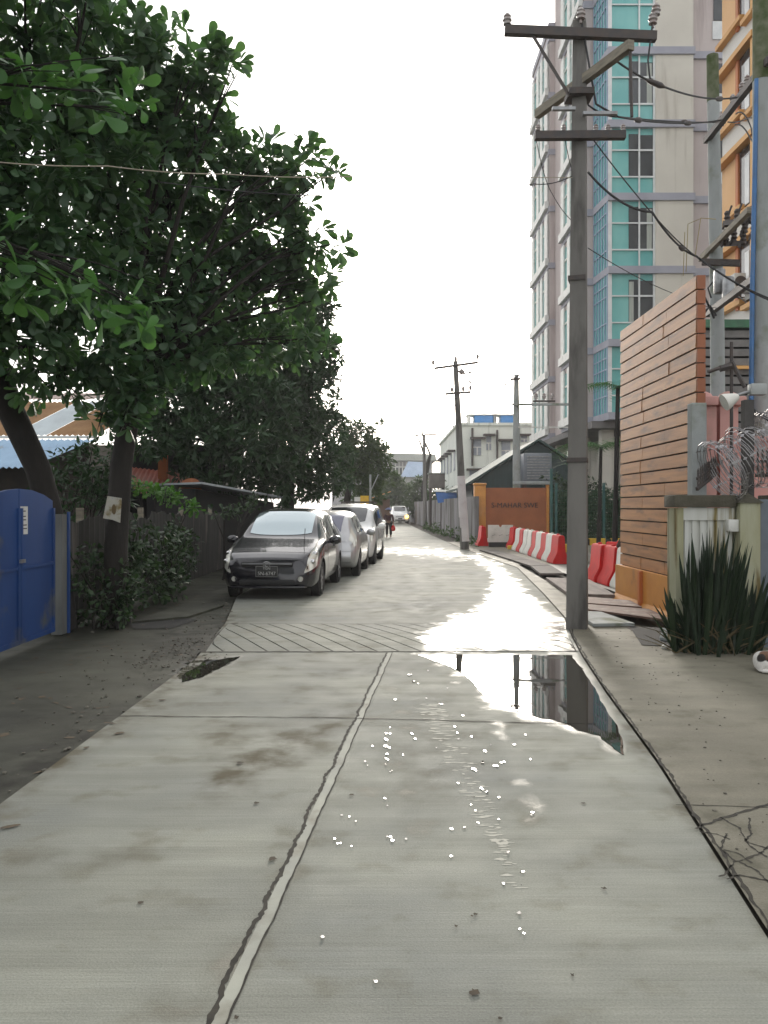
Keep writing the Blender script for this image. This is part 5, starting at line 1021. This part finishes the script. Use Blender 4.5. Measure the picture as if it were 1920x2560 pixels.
shrub('shrub', 'leafy shrub left of the dark carrier with pale leaf tips', [((-3.75,14.9,.8),(.32,.7,.65)),((-3.85,15.8,1.0),(.28,.6,.5)),((-3.6,14.6,.35),(.35,.6,.35)),((-3.8,16.6,.7),(.25,.5,.6))], 120, 6, .12, SHR)
shrub('shrub', 'low dark weeds at the foot of the upright trunk', [((-3.75,11.5,.35),(.45,.25,.45)),((-3.95,11.3,.8),(.22,.2,.5)),((-3.45,11.7,.5),(.25,.3,.45))], 230, 6, .10, SHR)
shrub('shrub', 'dark bushy growth behind the blue gate and the pale post', [(tuple(at(170,1190,13.2)),(.6,.5,.5)),(tuple(at(230,1150,13.5)),(.4,.5,.4)),(tuple(at(215,1260,13)),(.45,.4,.5)),(tuple(at(330,1110,14)),(.4,.5,.35)),(tuple(at(275,1210,13.5)),(.4,.5,.5))], 110, 6, .15, DARKL, (LANC, LANC_F))
shrub('papaya_plant', 'bright green leafy plant above the fence near the orange post', [(tuple(at(390,1225,16.5)),(.28,.3,.16)),(tuple(at(430,1240,16.7)),(.24,.3,.16)),(tuple(at(480,1268,17)),(.22,.3,.12)),(tuple(at(345,1215,16.5)),(.2,.3,.14))], 330, 6, .13, leaf_mat('bright_leaf', (.05,.15,.02), (.11,.24,.04), .4, .35), cat='plant')
shrub('shrub', 'green creeper hanging over the fence top behind the dark carrier', [(tuple(at(560,1280,19)),(.5,.3,.12)),(tuple(at(620,1262,20)),(.3,.3,.22)),(tuple(at(640,1240,20.5)),(.2,.3,.2))], 160, 6, .13, SHR)
wd = []
for i in range(26):
    y = random.uniform(33,62); x = 3.86-(y-36.6)*.02-.25+random.gauss(0,.08); wd.append(((x,y,random.uniform(.05,.3)),(.28,.5,random.uniform(.2,.45))))
P0, O0 = blob_points(wd, 22); P, A, U = rosette_leaves(P0, O0, 6, 1.0); n = len(P); struct(leaves('weeds', LANC, LANC_F, P, A, U, rng.uniform(.15,.3,n), rng.uniform(0,1,n), leaf_mat('weed_leaf', (.03,.06,.02), (.08,.14,.04), .5, .3)), 'stuff')
# --- houses behind the fence
h1 = thing('tin_roofed_house', 'house with patched blue and rusty tin roofs behind the blue gate', 'house', (-8.5,20,0))
def corr(P0_, P1_, P2_, P3_, n, amp=.03):            # corrugated sheet between two edges P0P1 (top) and P3P2 (bottom)
    mb = MB(); a, b, c, d = [Vector(p) for p in (P0_, P1_, P2_, P3_)]; nn = (b-a).cross(d-a).normalized(); k = n*4
    for i in range(k+1):
        t = i/k; q = nn*amp*math.sin(2*PI*n*t); mb.v += [a.lerp(b, t)+q, d.lerp(c, t)+q]
    mb.f = [(2*i, 2*i+2, 2*i+3, 2*i+1) for i in range(k)]; return mb
tb = mat('pale_blue_tin', (.36,.52,.68), (.28,.42,.58), .45, 2, stain=(.3,.28,.25), stain_at=(.6,.75)); tw_ = mat('white_tin', (.58,.64,.66), (.48,.53,.55), .45, 2); tr_ = mat('rusty_tin', (.34,.20,.09), (.26,.14,.06), .6, 3); tp = mat('pinkish_tin', (.42,.32,.28), None, .6, 2)
for nm, m_, xs in (('rusty_sheet',tr_,(-12,-8.95)),('white_sheet',tw_,(-8.94,-8.1)),('rusty_sheet',tr_,(-8.09,-6.9))):
    x0, x1 = xs; obj(nm, corr((x0+.9,22.5,4.35),(x1+.9,22.5,4.35),(x1,20.6,3.32),(x0,20.6,3.32), int((x1-x0)/.13), .02), m_, h1)
obj('ridge', MB().beam((-12,20.5,3.27),(-6.85,20.5,3.27),.1,.06), MT['white'], h1); obj('blue_sheet', corr((-12,20.4,3.2),(-6.85,20.4,3.2),(-7.6,18.4,2.45),(-12,18.4,2.45), 34, .025), tb, h1)
obj('upper_sheet', corr((-11,25,4.9),(-7.4,25,4.9),(-7.8,22.7,4.45),(-11,22.7,4.45), 30, .02), tp, h1); obj('wall', MB().box(-12,-7.1,20.7,24,0,3.15), mat('dark_board_wall', (.06,.05,.04), (.04,.035,.03), .9, 3), h1)
h2 = thing('red_roofed_house', 'low house with a red sheet roof and an orange post behind the fence', 'house', (-6.3,23,0)); tred = mat('red_tin', (.36,.09,.045), (.27,.07,.04), .5, 3)
obj('roof', corr((-7.3,24.6,2.75),(-5.6,24.6,2.55),(-5.2,22.8,1.85),(-7.2,22.8,2.05), 14, .02), tred, h2); obj('wall', MB().box(-9.5,-4.6,25,27,0,3.4), MT['darkhole'], h2); obj('post', MB().box(-6.28,-6.05,23.9,24.1,0,3.3), mat('orange_red_post', (.50,.15,.035), (.42,.12,.03), .6, 3), h2); obj('eave', MB().beam((-7.4,22.7,2.1),(-6.6,22.7,2.3),.05), MT['pole_pale'], h2)
obj('roof', corr((-5.6,22.4,1.95),(-4.75,22.4,1.72),(-4.6,21.6,1.55),(-5.5,21.6,1.6), 8, .02), tred, h2)
dh = thing('rusty_dish', 'round rust brown dish above the fence', 'dish', (-4.95,22,0)); m = MB().lathe([(.0,0),(.15,.01),(.28,.05),(.30,.07),(.28,.065),(.15,.03),(0,.02)], (0,0,2.05), 20); T = Matrix.Translation((0,0,2.05)) @ Matrix.Rotation(R(62), 4, 'X') @ Matrix.Translation((0,0,-2.05)); m.v = [tuple(T @ Vector(v)) for v in m.v]; obj('dish', m, mat('rust_brown', (.30,.10,.035), (.22,.075,.03), .7, 5), dh, 40, True); obj('pole', MB().tube([(0,.05,0),(0,.05,2.0)], .025, 8), MT['steel_dark'], dh, False, True)
ln_ = thing('lean_to', 'lean-to with a pale sheet roof edge behind the dark carrier', 'shed', (-4.6,21,0)); a = at(505,1210,20.5); b = at(715,1247,24.5); obj('roof', MB().prism3([a, b, b+Vector((-2.2,1.5,-.0)), a+Vector((-2.0,2,.0))], (0,0,.05)), mat('pale_tin_edge', (.42,.45,.47), (.3,.33,.35), .5, 3), ln_); obj('wall', MB().prism3([a+Vector((-.3,.6,-.1)), b+Vector((-.4,.4,-.1)), (b.x-.4,b.y+.4,0), (a.x-.3,a.y+.6,0)], (-1.4,.8,0)), MT['darkhole'], ln_)
sy = thing('street_sign', 'yellow and white board sign on a post beyond the vans', 'sign', (-.85,34.5,0)); obj('board', MB().box(-.10,.24,-.02,.02,1.62,2.05), MT['yellow'], sy, False, True); obj('white_board', MB().box(-.34,-.105,-.02,.02,1.6,2.0), MT['white'], sy, False, True); obj('post', MB().tube([(.3,.03,0),(.3,.03,2.9)], .045, 8).tube([(.3,.03,2.2),(.62,.03,2.9)], .02, 6), MT['pole_pale'], sy, False, True)
# ================================================================ poles and wires
def insul(mb, c, s=1): c = Vector(c); mb.lathe([(.02*s,0),(.02*s,.05*s),(.06*s,.06*s),(.05*s,.10*s),(.07*s,.12*s),(.05*s,.16*s),(.06*s,.18*s),(.02*s,.23*s)], c, 12)
def sqpole(mb, base, top, w0, w1, rot):
    P = []
    for c, w in ((base, w0), (top, w1)):
        for i in range(4): a = rot+PI/4+i*PI/2; P.append((c[0]+math.cos(a)*w*.7071, c[1]+math.sin(a)*w*.7071, c[2]))
    return mb.hexa(P)
G_ = 'concrete utility poles'
D1 = 11.4
p1 = thing('utility_pole', 'tall grey concrete utility pole with timber crossarms in front of the tower', 'utility pole', (2.56,D1,0), 0, G_)
obj('pole', sqpole(MB(), (2.56,D1,0), (2.60,D1+.02,8.05), .265, .165, R(-18)), MT['pole'], p1)
L_ = lambda x, y, d=0: at(x, y, D1+d)
obj('crossarm', MB().beam(L_(1262,76,-.14), L_(1640,92,-.14), .10, .115), MT['steel_dark'], p1); obj('crossarm', MB().beam(L_(1337,340,-.14), L_(1563,338,-.14), .10, .10), MT['steel_dark'], p1)
obj('brace', MB().beam(L_(1333,90,-.14), L_(1424,240,-.12), .035, .03), MT['steel_dark'], p1)
obj('timber_arm', MB().beam((2.20,12.35,7.25), (3.02,10.5,7.26), .09, .12), MT['timber'], p1); obj('stay_rod', MB().tube([(3.02,10.55,7.2),(3.04,10.55,6.4)], .02, 6), MT['steel_dark'], p1)
obj('clamp', MB().box(2.42,2.75,D1-.17,D1+.16,7.02,7.10), MT['steel_dark'], p1); m = MB(); m.box(2.60,3.05,D1-.18,D1-.12,6.74,6.78); m.box(2.2,2.5,D1-.18,D1-.12,6.80,6.84); obj('bracket', m, MT['iron'], p1)
for x, y in ((1268,64),(1452,50),(1632,62),(1640,40)):
    m = MB(); insul(m, L_(x, y+8, -.14), .9); obj('insulator', m, MT['porcelain'], p1, 40)
for x in (1345,1410,1490,1520,1558):
    m = MB(); insul(m, L_(x, 332, -.14), .5); obj('insulator', m, MT['porcelain'], p1, 40)
for z in (2.2,4.6): obj('band', sqpole(MB(), (2.565,D1,z), (2.565,D1,z+.06), .285-.0125*z, .285-.0125*z, R(-18)), MT['steel_dark'], p1)
p2 = thing('utility_pole', 'leaning utility pole with white painted foot by the orange pillar', 'utility pole', (3.05,32.5,0), 0, G_); b = Vector((3.05,32.5,0)); t_ = Vector((2.70,32.5,7.1))
obj('pole', MB().tube([b, b.lerp(t_, .5), t_], [.17,.13,.09], 14), MT['pole'], p2, 50); obj('white_foot', MB().tube([b+Vector((0,0,.3)), b.lerp(t_, .39)], [.176,.148], 14), mat('pinkish_white_paint', (.66,.62,.61), (.55,.5,.5), .8, 2, stain=(.4,.3,.27), stain_at=(.6,.75)), p2, 50)
A = lambda x, y: at(x, y, 32.4)
for a, c in (((1085,921),(1195,906)),((1113,985),(1177,980))): obj('crossarm', MB().beam(A(*a), A(*c), .08, .08), MT['steel_dark'], p2)
m = MB(); m.tube([A(1150,925), A(1158,934)], .10, 8); m.beam(A(1145,928), A(1165,936), .06); obj('fuse', m, MT['porcelain'], p2)
for x, y in ((1139,903),(1083,912),(1194,897),(1130,980),(1158,978),(1176,975)):
    m = MB(); insul(m, A(x, y+3), 1.0); obj('insulator', m, MT['porcelain'], p2, 40)
m = MB(); m.tube([A(1143,996),A(1127,998),A(1115,1003)], .02, 5); m.tube([A(1143,1012),A(1125,1014)], .02, 5); obj('stub', m, MT['steel_dark'], p2)
p3 = thing('utility_pole', 'thin distant utility pole with single crossarm near the road end', 'utility pole', (3.05,64,0), 0, G_); obj('pole', MB().tube([(3.05,64,0), at(1060,1086,64)], [.16,.10], 10), MT['pole'], p3, 50); obj('crossarm', MB().beam(at(1030,1088,63.9), at(1089,1086,63.9), .1), MT['steel_dark'], p3)
p4 = thing('utility_pole', 'pale utility pole standing behind the sign wall with a long crossbeam', 'utility pole', (5.85,38.6,0), 0, G_); obj('pole', MB().tube([at(1292,1266+90,38.6), at(1291,1100,38.6), at(1291,936,38.6)], [.20,.16,.11], 12), MT['pole_pale'], p4, 50)
B4 = lambda x, y: at(x, y, 38.4)
obj('crossarm', MB().beam(B4(1277,948), B4(1302,947), .09).beam(B4(1276,953), B4(1300,936), .05), MT['steel_dark'], p4); obj('crossbeam', MB().beam(B4(1280,1011), B4(1440,1011), .09, .10), MT['pole_pale'], p4)
m = MB(); m.beam(B4(1333,1003), B4(1388,1003), .08)
obj('bracket', m, MT['steel_dark'], p4)
for x in (1340,1360,1380): m = MB(); insul(m, B4(x, 1001), 1.4); obj('insulator', m, MT['porcelain'], p4, 40)
obj('cross_pipe', MB().beam(B4(1295,1068), B4(1440,1068), .05), MT['white'], p4)
# pair of poles carrying the switch gear on the right
XB, DB = 6.23, 16.0; XC, DC = 5.86, 13.3
ps = thing('utility_pole', 'mossy topped pale pole of the pair, farther one behind the plank wall end', 'utility pole', (XB,DB,0), 0, G_); hB = EYE+1126/F*DB; obj('pole', MB().tube([(XB,DB,0),(XB-.03,DB,5),(XB-.12,DB,hB)], [.15,.125,.105], 14), MT['pole_pale'], ps, 50); MT['moss'] = mat('green_moss', (.05,.075,.02), (.16,.165,.11), .95, 5); obj('mossy_top', MB().tube([(XB-.107,DB,hB-.85),(XB-.12,DB,hB+.01)], [.111,.107], 14), MT['moss'], ps, 50)
pc = thing('utility_pole', 'pale pole with a blue pipe at the right edge of the view', 'utility pole', (XC,DC,0), 0, G_); obj('pole', MB().tube([(XC,DC,0),(XC-.01,DC,4.5),(XC-.02,DC,10.5)], [.17,.15,.125], 14), MT['pole_pale'], pc, 50); obj('mossy_top', MB().tube([(XC-.0165,DC,8.2),(XC-.02,DC,10.51)], [.139,.127], 14), MT['moss'], pc, 50); obj('blue_pipe', MB().tube([(XC-.21,DC-.06,3.1),(XC-.19,DC-.06,5),(XC-.12,DC-.06,8.2)], .038, 8), mat('blue_pvc', (.05,.17,.40), (.06,.14,.28), .5, 4), pc, 50)
sw_ = thing('switch_gear', 'steel crossarms and fuses bridging the pale pole pair', 'switchgear', (5.9,15,5))
q = lambda x, y, D: at(x, y, D*1.23)
for a, c, wd, m_ in ((q(1765,352,13.1), q(1925,148,10.6), .10, 'steel_dark'),(q(1752,648,13.4), q(1875,524,11.3), .09, 'timber'),(q(1768,786,13.3), q(1908,680,10.8), .10, 'steel_dark'),(q(1755,655,12.9), q(1850,658,12.7), .10, 'steel_dark')): obj('crossarm', MB().beam(a, c, wd, wd*1.1), MT[m_], sw_)
obj('crossarm', MB().beam(q(1812,558,12.3), q(1895,548,11.5), .08), MT['steel_dark'], sw_); obj('crossarm', MB().beam(q(1805,610,12.5), q(1862,608,12.1), .08), MT['steel_dark'], sw_)
for x, y, D in ((1818,545,12.3),(1843,540,12),(1862,560,12),(1878,535,11.6),(1835,585,12.3),(1858,590,12.1),(1885,570,11.6),(1815,590,12.4)):
    m = MB(); c = q(x, y, D); m.lathe([(.03,-.16),(.055,-.14),(.04,-.1),(.06,-.07),(.04,-.03),(.06,0),(.04,.04),(.055,.08),(.03,.12)], c, 10); m.tube([c+Vector((-.08,0,-.2)), c+Vector((.06,-.05,.2))], .018, 6); obj('fuse', m, MT['steel_dark'], sw_, 40)
for x, y, D in ((1822,720,12.4),(1800,700,12.6)): c = q(x, y, D); m = MB(); m.bevbox(c.x-.1,c.x+.08,c.y-.1,c.y+.1,c.z-.25,c.z+.2,.05); obj('meter_box', m, MT['iron'], sw_, 40)
for x, y, D in ((1855,232,11.9),(1832,262,12.2),(1868,215,11.7),(1808,315,12.7)): m = MB(); insul(m, q(x, y, D), .8); obj('insulator', m, MT['porcelain'], sw_, 40)
m = MB(); m.tube([q(1785,795,12.8), q(1770,760,12.6), q(1760,740,12.6), q(1745,735,12.6)], .02, 6); m.tube([q(1790,790,12.6), q(1775,765,12.6), q(1762,780,12.6)], .025, 6); m.tube([q(1778,745,12.6), q(1770,720,12.6), q(1782,705,12.6)], .015, 6); obj('cable_tangle', m, MT['wire'], sw_)
sw_gear_q = q; q = lambda x, y, D: at(x, y, D)
ir = thing('iron_mast', 'thin black iron mast with bent stay arms behind the pink pillar', 'mast', (4.28,10.6,0)); m = MB(); m.tube([(4.28,10.6,0), q(1829,855,10.6)], .022, 6); obj('mast', m, MT['steel_dark'], ir); m = MB(); m.tube([q(1770,930,10.6), q(1800,920,10.6), q(1830,905,10.6), q(1862,968,10.5)], .026, 6); m.tube([q(1800,922,10.6), q(1828,915,10.6)], .045, 6); obj('stay', m, MT['steel_dark'], ir); m = MB(); m.tube([q(1862,1005,10.5), q(1890,1030,10.4), q(1925,1052,10.2)], .018, 6); obj('cable', m, MT['wire'], ir)
m = MB()
for a in ((1738,640,1752,545),(1752,545,1790,548),(1715,680,1720,560),(1720,560,1755,545),(1708,690,1712,580)): m.tube([q(a[0],a[1],12.9), q(a[2],a[3],12.8)], .006, 4)
tag(obj('wire_loops', m, mat('yellowish_wire', (.35,.28,.12), None, .6), base=(4.7,12.9,4)), 'thin yellowish wire loops above the plank wall end', 'wire', 'overhead wires')
# wires
q = lambda x, y, D: at(x, y, D*(1.23 if (D >= 11.9 or x > 1850) else (1.12 if D > 11.45 else 1)))
def wire(label, pts, r=.012, m='wire', sags=None, clamps=()):
    mb = MB(); P = []
    for i, (a, b) in enumerate(zip(pts, pts[1:])): P += sag(a, b, (sags[i] if sags else .1))[:-1]
    P.append(Vector(pts[-1])); mb.tube(P, r, 6); t = tag(obj('power_line', mb, MT[m] if isinstance(m, str) else m, None, True, base=tuple(P[0])), label, 'wire', 'overhead wires')
    for k, (f, L) in enumerate(clamps):
        i = int(f*(len(P)-1)); d = (P[min(i+1,len(P)-1)]-P[max(i-1,0)]).normalized(); mb2 = MB(); mb2.tube([P[i]-d*L, P[i]-d*L*.5, P[i]+d*L*.5, P[i]+d*L], [.012,.035,.04,.012], 8); o0 = ORG.get(t, Vector())
        mb2.v = [tuple(Vector(v)-P[0]) for v in mb2.v]; obj('clamp', mb2, MT['steel_dark'], t, True, True)
wire('black cable from the top timber arm to the upper crossarm of the pole pair', [(2.94,10.9,7.27), q(1655,215,11.2), q(1858,240,12)], .014, sags=[.03,.10], clamps=((.45,.16),(.85,.2)))
wire('black cable looping low from the pole to the upper crossarm', [L_(1455,60,-.1), L_(1490,260,-.15), q(1545,292,11.4), q(1815,298,12.6)], .014, sags=[.0,.0,.08], clamps=((.72,.14),(.88,.18)))
wire('second cable just below the first one reaching the pole pair', [q(1470,262,11.3), q(1545,292,11.4), q(1800,305,12.7)], .012, sags=[.04,.03], clamps=((.8,.16),))
wire('jumper wire dropping from the right end of the top crossarm', [L_(1632,55,-.14), L_(1620,150,-.2), q(1625,195,11.2), q(1660,215,11.2)], .012, sags=[0,.02,.02])
wire('thick black cable swinging from the pole down to the right edge', [L_(1470,430,-.1), q(1630,530,11.4), q(1740,640,11.6), q(1935,755,10.2)], .016, sags=[.12,.1,.05], clamps=((.55,.12),))
wire('thin black cable beside the thick one going to the right edge', [L_(1480,345,-.1), q(1640,545,11.4), q(1745,645,11.6), q(1930,748,10.0)], .009, sags=[.02,.03,.05])
wire('thin wire above the plank wall to the switch gear', [L_(1470,620,-.1), q(1700,740,12), q(1800,770,12.8)], .006, sags=[.05,.05])
wire('curved cable from the upper crossarm behind the right pole', [q(1840,285,12.2), q(1878,320,11.6), q(1882,345,11.4)], .012, sags=[-.12,0])
wire('looped cable from the upper crossarm to the right edge', [q(1820,305,12.4), q(1870,295,11.6), q(1930,292,10.8)], .012, sags=[.03,0])
wire('cable curling down from the upper crossarm end', [q(1838,312,12.3), q(1875,345,11.7), q(1892,380,11)], .012, sags=[-.08,-.03])
wtan = mat('light_brown_wire', (.42,.37,.28), (.3,.26,.2), .5, 5)  # the wire's own light brown
wire('pale wire crossing in front of the broad leaved tree', [at(-60,400,7.6), at(270,415,8.2), at(560,435,8.9), at(880,441,9.4), L_(1430,444,-.1)], .0055, wtan, sags=[.02,.02,.02,.0])
wire('second thin wire across the tree below the pale one', [at(400,455,9.0), at(830,490,9.8), L_(1335,460,0), L_(1430,440,-.1)], .006, 'wire', sags=[.03,.02,.04])
for x, y in ((1338,340),(1410,338)): wire('thin service wire from the second crossarm, %s end' % ('left' if x < 1400 else 'middle'), [L_(x, 336, -.14), L_(x+40, 480, .3), L_(1440, 560+.4*(x-1338), .1)], .005, sags=[.1,.05])
wire('thin wire from the left end of the top crossarm hanging down', [L_(1263,100,-.14), L_(1250,190,-.1), L_(1246,270,.2)], .004, sags=[0,0])
for i, (a, b, lab) in enumerate((((1165,925),(1272,940),'upper wire from the leaning pole to the pale pole'),((1160,938),(1275,950),'middle wire from the leaning pole to the pale pole'),((1165,950),(1278,954),'lower wire from the leaning pole to the pale pole'))):
    wire(lab, [at(a[0],a[1],32.4), at(b[0],b[1],38.4)], .014, sags=[.25], clamps=((.1,.2),(.9,.2)) if i != 1 else ())
# ================================================================ people and the animal
def skinned(name, joints, edges, m, parent, lv=2, root=0):
    me = bpy.data.meshes.new(name); me.from_pydata([j[:3] for j in joints], edges, []); o = link(name, me, m, parent)
    md = o.modifiers.new('skin', 'SKIN'); md.use_smooth_shade = True; md.branch_smoothing = .6
    for i, j in enumerate(joints):
        v = me.skin_vertices[0].data[i]; v.radius = (j[3], j[4] if len(j) > 4 else j[3]); v.use_root = (i == root)
    sb = o.modifiers.new('subdivision', 'SUBSURF'); sb.levels = lv; sb.render_levels = lv; return o
def hand(J, E, wrist, d, side):
    w = Vector(J[wrist][:3]); d = Vector(d).normalized(); s = Vector(side).normalized()
    J.append((*(w+d*.05), .022, .014)); p = len(J)-1; E.append((wrist, p))
    for k, (off, L) in enumerate(((-.026,.058),(-.009,.068),(.009,.064),(.026,.05))):
        a = w+d*.085+s*off; b = a+d*L*.5+Vector((0,-.008,0)); c = b+d*L*.45+Vector((0,-.016,0)); n = len(J)
        J.extend([(*a,.009),(*b,.0085),(*c,.007)]); E.extend([(p,n),(n,n+1),(n+1,n+2)])
    a = w+d*.035-s*.034; b = a+d*.03-s*.018; n = len(J); J.extend([(*a,.010),(*b,.008)]); E.extend([(p,n),(n,n+1)])
SK = MT['skin']; HAIR = mat('black_hair', (.012,.01,.01), None, .5)
pr_ = thing('person', 'person in dark maroon top and dark trousers with blue head cover carrying a red bag', 'person', (.25,44.6,0), R(0))
J = [(0,0,.80,.115,.09),(0,.0,1.0,.105,.08),(0,.0,1.14,.125,.085),(0,0,1.24,.06,.05),(0,-.01,1.31,.045),(0,-.02,1.40,.075,.085),(0,-.02,1.47,.065,.075),
     (.09,0,.76,.075),(.10,-.03,.42,.055),(.10,.02,.07,.04),(.10,-.10,.03,.035,.025),(-.09,0,.76,.075),(-.10,.06,.42,.055),(-.10,.12,.08,.04),(-.10,.02,.03,.035,.025),
     (.17,0,1.18,.055),(.22,.02,.96,.042),(.23,-.05,.76,.032),(-.17,0,1.18,.055),(-.22,.02,.96,.042),(-.20,-.06,.76,.032),(0,-.105,1.39,.016)]
E = [(0,1),(1,2),(2,3),(3,4),(4,5),(5,6),(0,7),(7,8),(8,9),(9,10),(0,11),(11,12),(12,13),(13,14),(2,15),(15,16),(16,17),(2,18),(18,19),(19,20),(5,21)]
hand(J, E, 17, (.0,-.1,-1), (0,1,0)); hand(J, E, 20, (.0,-.1,-1), (0,1,0)); skinned('body', J, E, SK, pr_)
skinned('top', [(0,0,.84,.145,.115),(0,0,1.0,.135,.105),(0,0,1.15,.15,.11),(0,0,1.23,.08,.07),(.17,0,1.18,.075),(.22,.02,.96,.065),(.23,-.03,.84,.055),(-.17,0,1.18,.075),(-.22,.02,.96,.065),(-.205,-.03,.84,.055)], [(0,1),(1,2),(2,3),(2,4),(4,5),(5,6),(2,7),(7,8),(8,9)], mat('maroon_cloth', (.075,.03,.035), (.05,.022,.028), .9, 8), pr_)
skinned('trousers', [(0,0,.86,.14,.11),(.09,0,.74,.10),(.10,-.03,.42,.085),(.10,.02,.12,.07),(-.09,0,.74,.10),(-.10,.06,.42,.085),(-.10,.12,.13,.07)], [(0,1),(1,2),(2,3),(0,4),(4,5),(5,6)], mat('dark_cloth', (.02,.018,.018), None, .9), pr_)
obj('hair', MB().sphere((0,.01,1.44), (.088,.098,.09)), HAIR, pr_, True, True)
hm_ = MB(); hm_.lathe([(.19,1.455),(.17,1.48),(.11,1.52),(.07,1.55),(0,1.56),(.06,1.535),(.10,1.505),(.16,1.465)], (-.02,0,0), 16); obj('hat', hm_, mat('blue_violet_cloth', (.16,.20,.50), (.4,.42,.55), .8, 9), pr_, 60, True)
bgm = MB(); bgm.lathe([(.02,0),(.09,.02),(.115,.10),(.10,.22),(.05,.30),(.02,.33)], (.48,44.55,.34), 12); bg_ = thing('carrier_bag', 'red plastic carrier bag held by the walking person', 'bag', (.48,44.55,.34)); obj('bag', bgm, MT['red'], bg_, True); m = MB(); m.tube([(.47,44.52,.66),(.475,44.53,.76)], .012, 5); m.tube([(.49,44.58,.66),(.485,44.54,.76)], .012, 5); obj('handle', m, MT['red'], bg_)
pg = thing('person', 'seated person in dark clothes half hidden by the plank wall', 'person', (4.95,17.3,0), R(200))
# sits on a plastic stool behind the wall, facing the yard
J = [(0,0,.52,.13,.11),(0,.02,.74,.115,.09),(0,.0,.92,.13,.09),(0,-.01,1.03,.06),(0,-.03,1.10,.048),(0,-.05,1.19,.078,.09),(0,-.05,1.26,.068,.08),
     (.10,-.06,.52,.085),(.14,-.42,.53,.065),(.14,-.42,.08,.042),(.14,-.54,.04,.035,.025),(-.10,-.06,.52,.085),(-.14,-.42,.53,.065),(-.14,-.40,.08,.042),(-.14,-.52,.04,.035,.025),
     (.19,0,.96,.058),(.25,-.05,.72,.045),(.17,-.30,.62,.034),(-.19,0,.96,.058),(-.25,-.05,.72,.045),(-.17,-.30,.62,.034),(0,-.14,1.18,.016)]
E = [(0,1),(1,2),(2,3),(3,4),(4,5),(5,6),(0,7),(7,8),(8,9),(9,10),(0,11),(11,12),(12,13),(13,14),(2,15),(15,16),(16,17),(2,18),(18,19),(19,20),(5,21)]
hand(J, E, 17, (-.1,-1,-.15), (1,0,0)); hand(J, E, 20, (.1,-1,-.15), (1,0,0)); skinned('body', J, E, SK, pg)
skinned('shirt', [(0,0,.54,.15,.125),(0,.02,.74,.14,.115),(0,0,.93,.15,.11),(0,-.01,1.02,.08),(.19,0,.96,.075),(.25,-.05,.76,.062),(-.19,0,.96,.075),(-.25,-.05,.76,.062)], [(0,1),(1,2),(2,3),(2,4),(4,5),(2,6),(6,7)], mat('brown_cloth', (.06,.035,.025), None, .9, 8), pg)
obj('hair', MB().sphere((0,-.035,1.235), (.088,.10,.085)), mat('grey_hair', (.30,.31,.33), (.2,.21,.22), .7, 12), pg, True, True)
stl = thing('stool', 'low red plastic stool under the seated person', 'stool', (4.95,17.3,.012)); obj('seat', MB().bevbox(-.16,.16,-.16,.16,.36,.40,.01), MT['red'], stl, 30, True)
for sx in (-1,1):
    for sy_ in (-1,1): obj('leg', MB().beam((sx*.17,sy_*.17,0),(sx*.12,sy_*.12,.36),.035), MT['red'], stl, False, True)
# curled-up cat at the right edge
ct = thing('cat', 'white cat with dark ear and brown patch curled asleep on the pavement', 'cat', (3.74,8.42,.012)); mc, ntc, bc = nodes_of('cat_fur')
tc = ntc.nodes.new('ShaderNodeTexCoord'); fn_ = noise_of(ntc, 5.5, 2); fur = mixc(ntc, ramp(ntc, fn_, .62,.66), (.62,.60,.56), (.17,.10,.07))
def patch_(c, r, base, colr):
    d_ = N(ntc, 'ShaderNodeVectorMath', _operation='DISTANCE'); d_.inputs[1].default_value = c; ntc.links.new(tc.outputs['Object'], d_.inputs[0])
    ad = N(ntc, 'ShaderNodeMath', _operation='MULTIPLY_ADD'); ntc.links.new(fn_, ad.inputs[0]); ad.inputs[1].default_value = .05; ntc.links.new(d_.outputs['Value'], ad.inputs[2])
    return mixc(ntc, ramp(ntc, ad.outputs[0], r+.025, r+.037), colr, base)
fur = patch_((-.01,-.06,.165), .075, fur, (.15,.085,.055)); fur = patch_((-.075,-.075,.15), .045, fur, (.02,.016,.014)); g2 = noise_of(ntc, 90, 3, (1,1,.3)); fur = mixc(ntc, 1, fur, ramp(ntc, g2, .2,.8,(.75,)*3,(1.1,)*3), 'MULTIPLY'); ntc.links.new(fur, bc.inputs['Base Color']); bc.inputs['Roughness'].default_value = .95
J = [(.02,.06,.11,.10,.105),(-.08,.02,.115,.095,.10),(-.11,-.06,.10,.075,.085),(-.06,-.11,.075,.045),(.01,-.12,.075,.055,.06),(.055,-.12,.062,.035,.034),(.12,.03,.10,.095,.095),(.16,-.05,.07,.07),(.10,-.14,.03,.03),(.02,-.155,.022,.022),(.17,.06,.05,.03),(.05,-.17,.028,.02),(-.04,-.18,.024,.018),(-.11,-.15,.022,.015),(-.10,-.13,.03,.028),(-.03,-.155,.022,.02)]
E = [(0,1),(1,2),(2,3),(3,4),(4,5),(0,6),(6,7),(7,8),(8,9),(6,10),(9,11),(11,12),(12,13),(2,14),(14,15)]
cb = skinned('body', J, E, mc, ct, 3); m = MB()
for sx, sy_ in ((-.03,-.135),(.035,-.10)): m.add([(sx-.022,sy_,.112),(sx+.022,sy_+.012,.115),(sx,sy_+.018,.118),(sx-.004,sy_-.012,.172)], [(0,1,3),(1,2,3),(2,0,3),(0,2,1)])
obj('ears', m, mat('dark_ear_fur', (.05,.035,.03), None, .95), ct, False, True)
m = MB(); m.sphere((.088,-.128,.058), (.008,.008,.006)); obj('nose', m, mat('pink_nose', (.4,.18,.16), None, .5), ct, True, True)
m = MB()
for y in (-.165,-.085): m.tube([(.03,y,.085),(.042,y-.003,.082),(.055,y+.002,.08)], .003, 5)
obj('closed_eyes', m, MT['black'], ct, False, True)
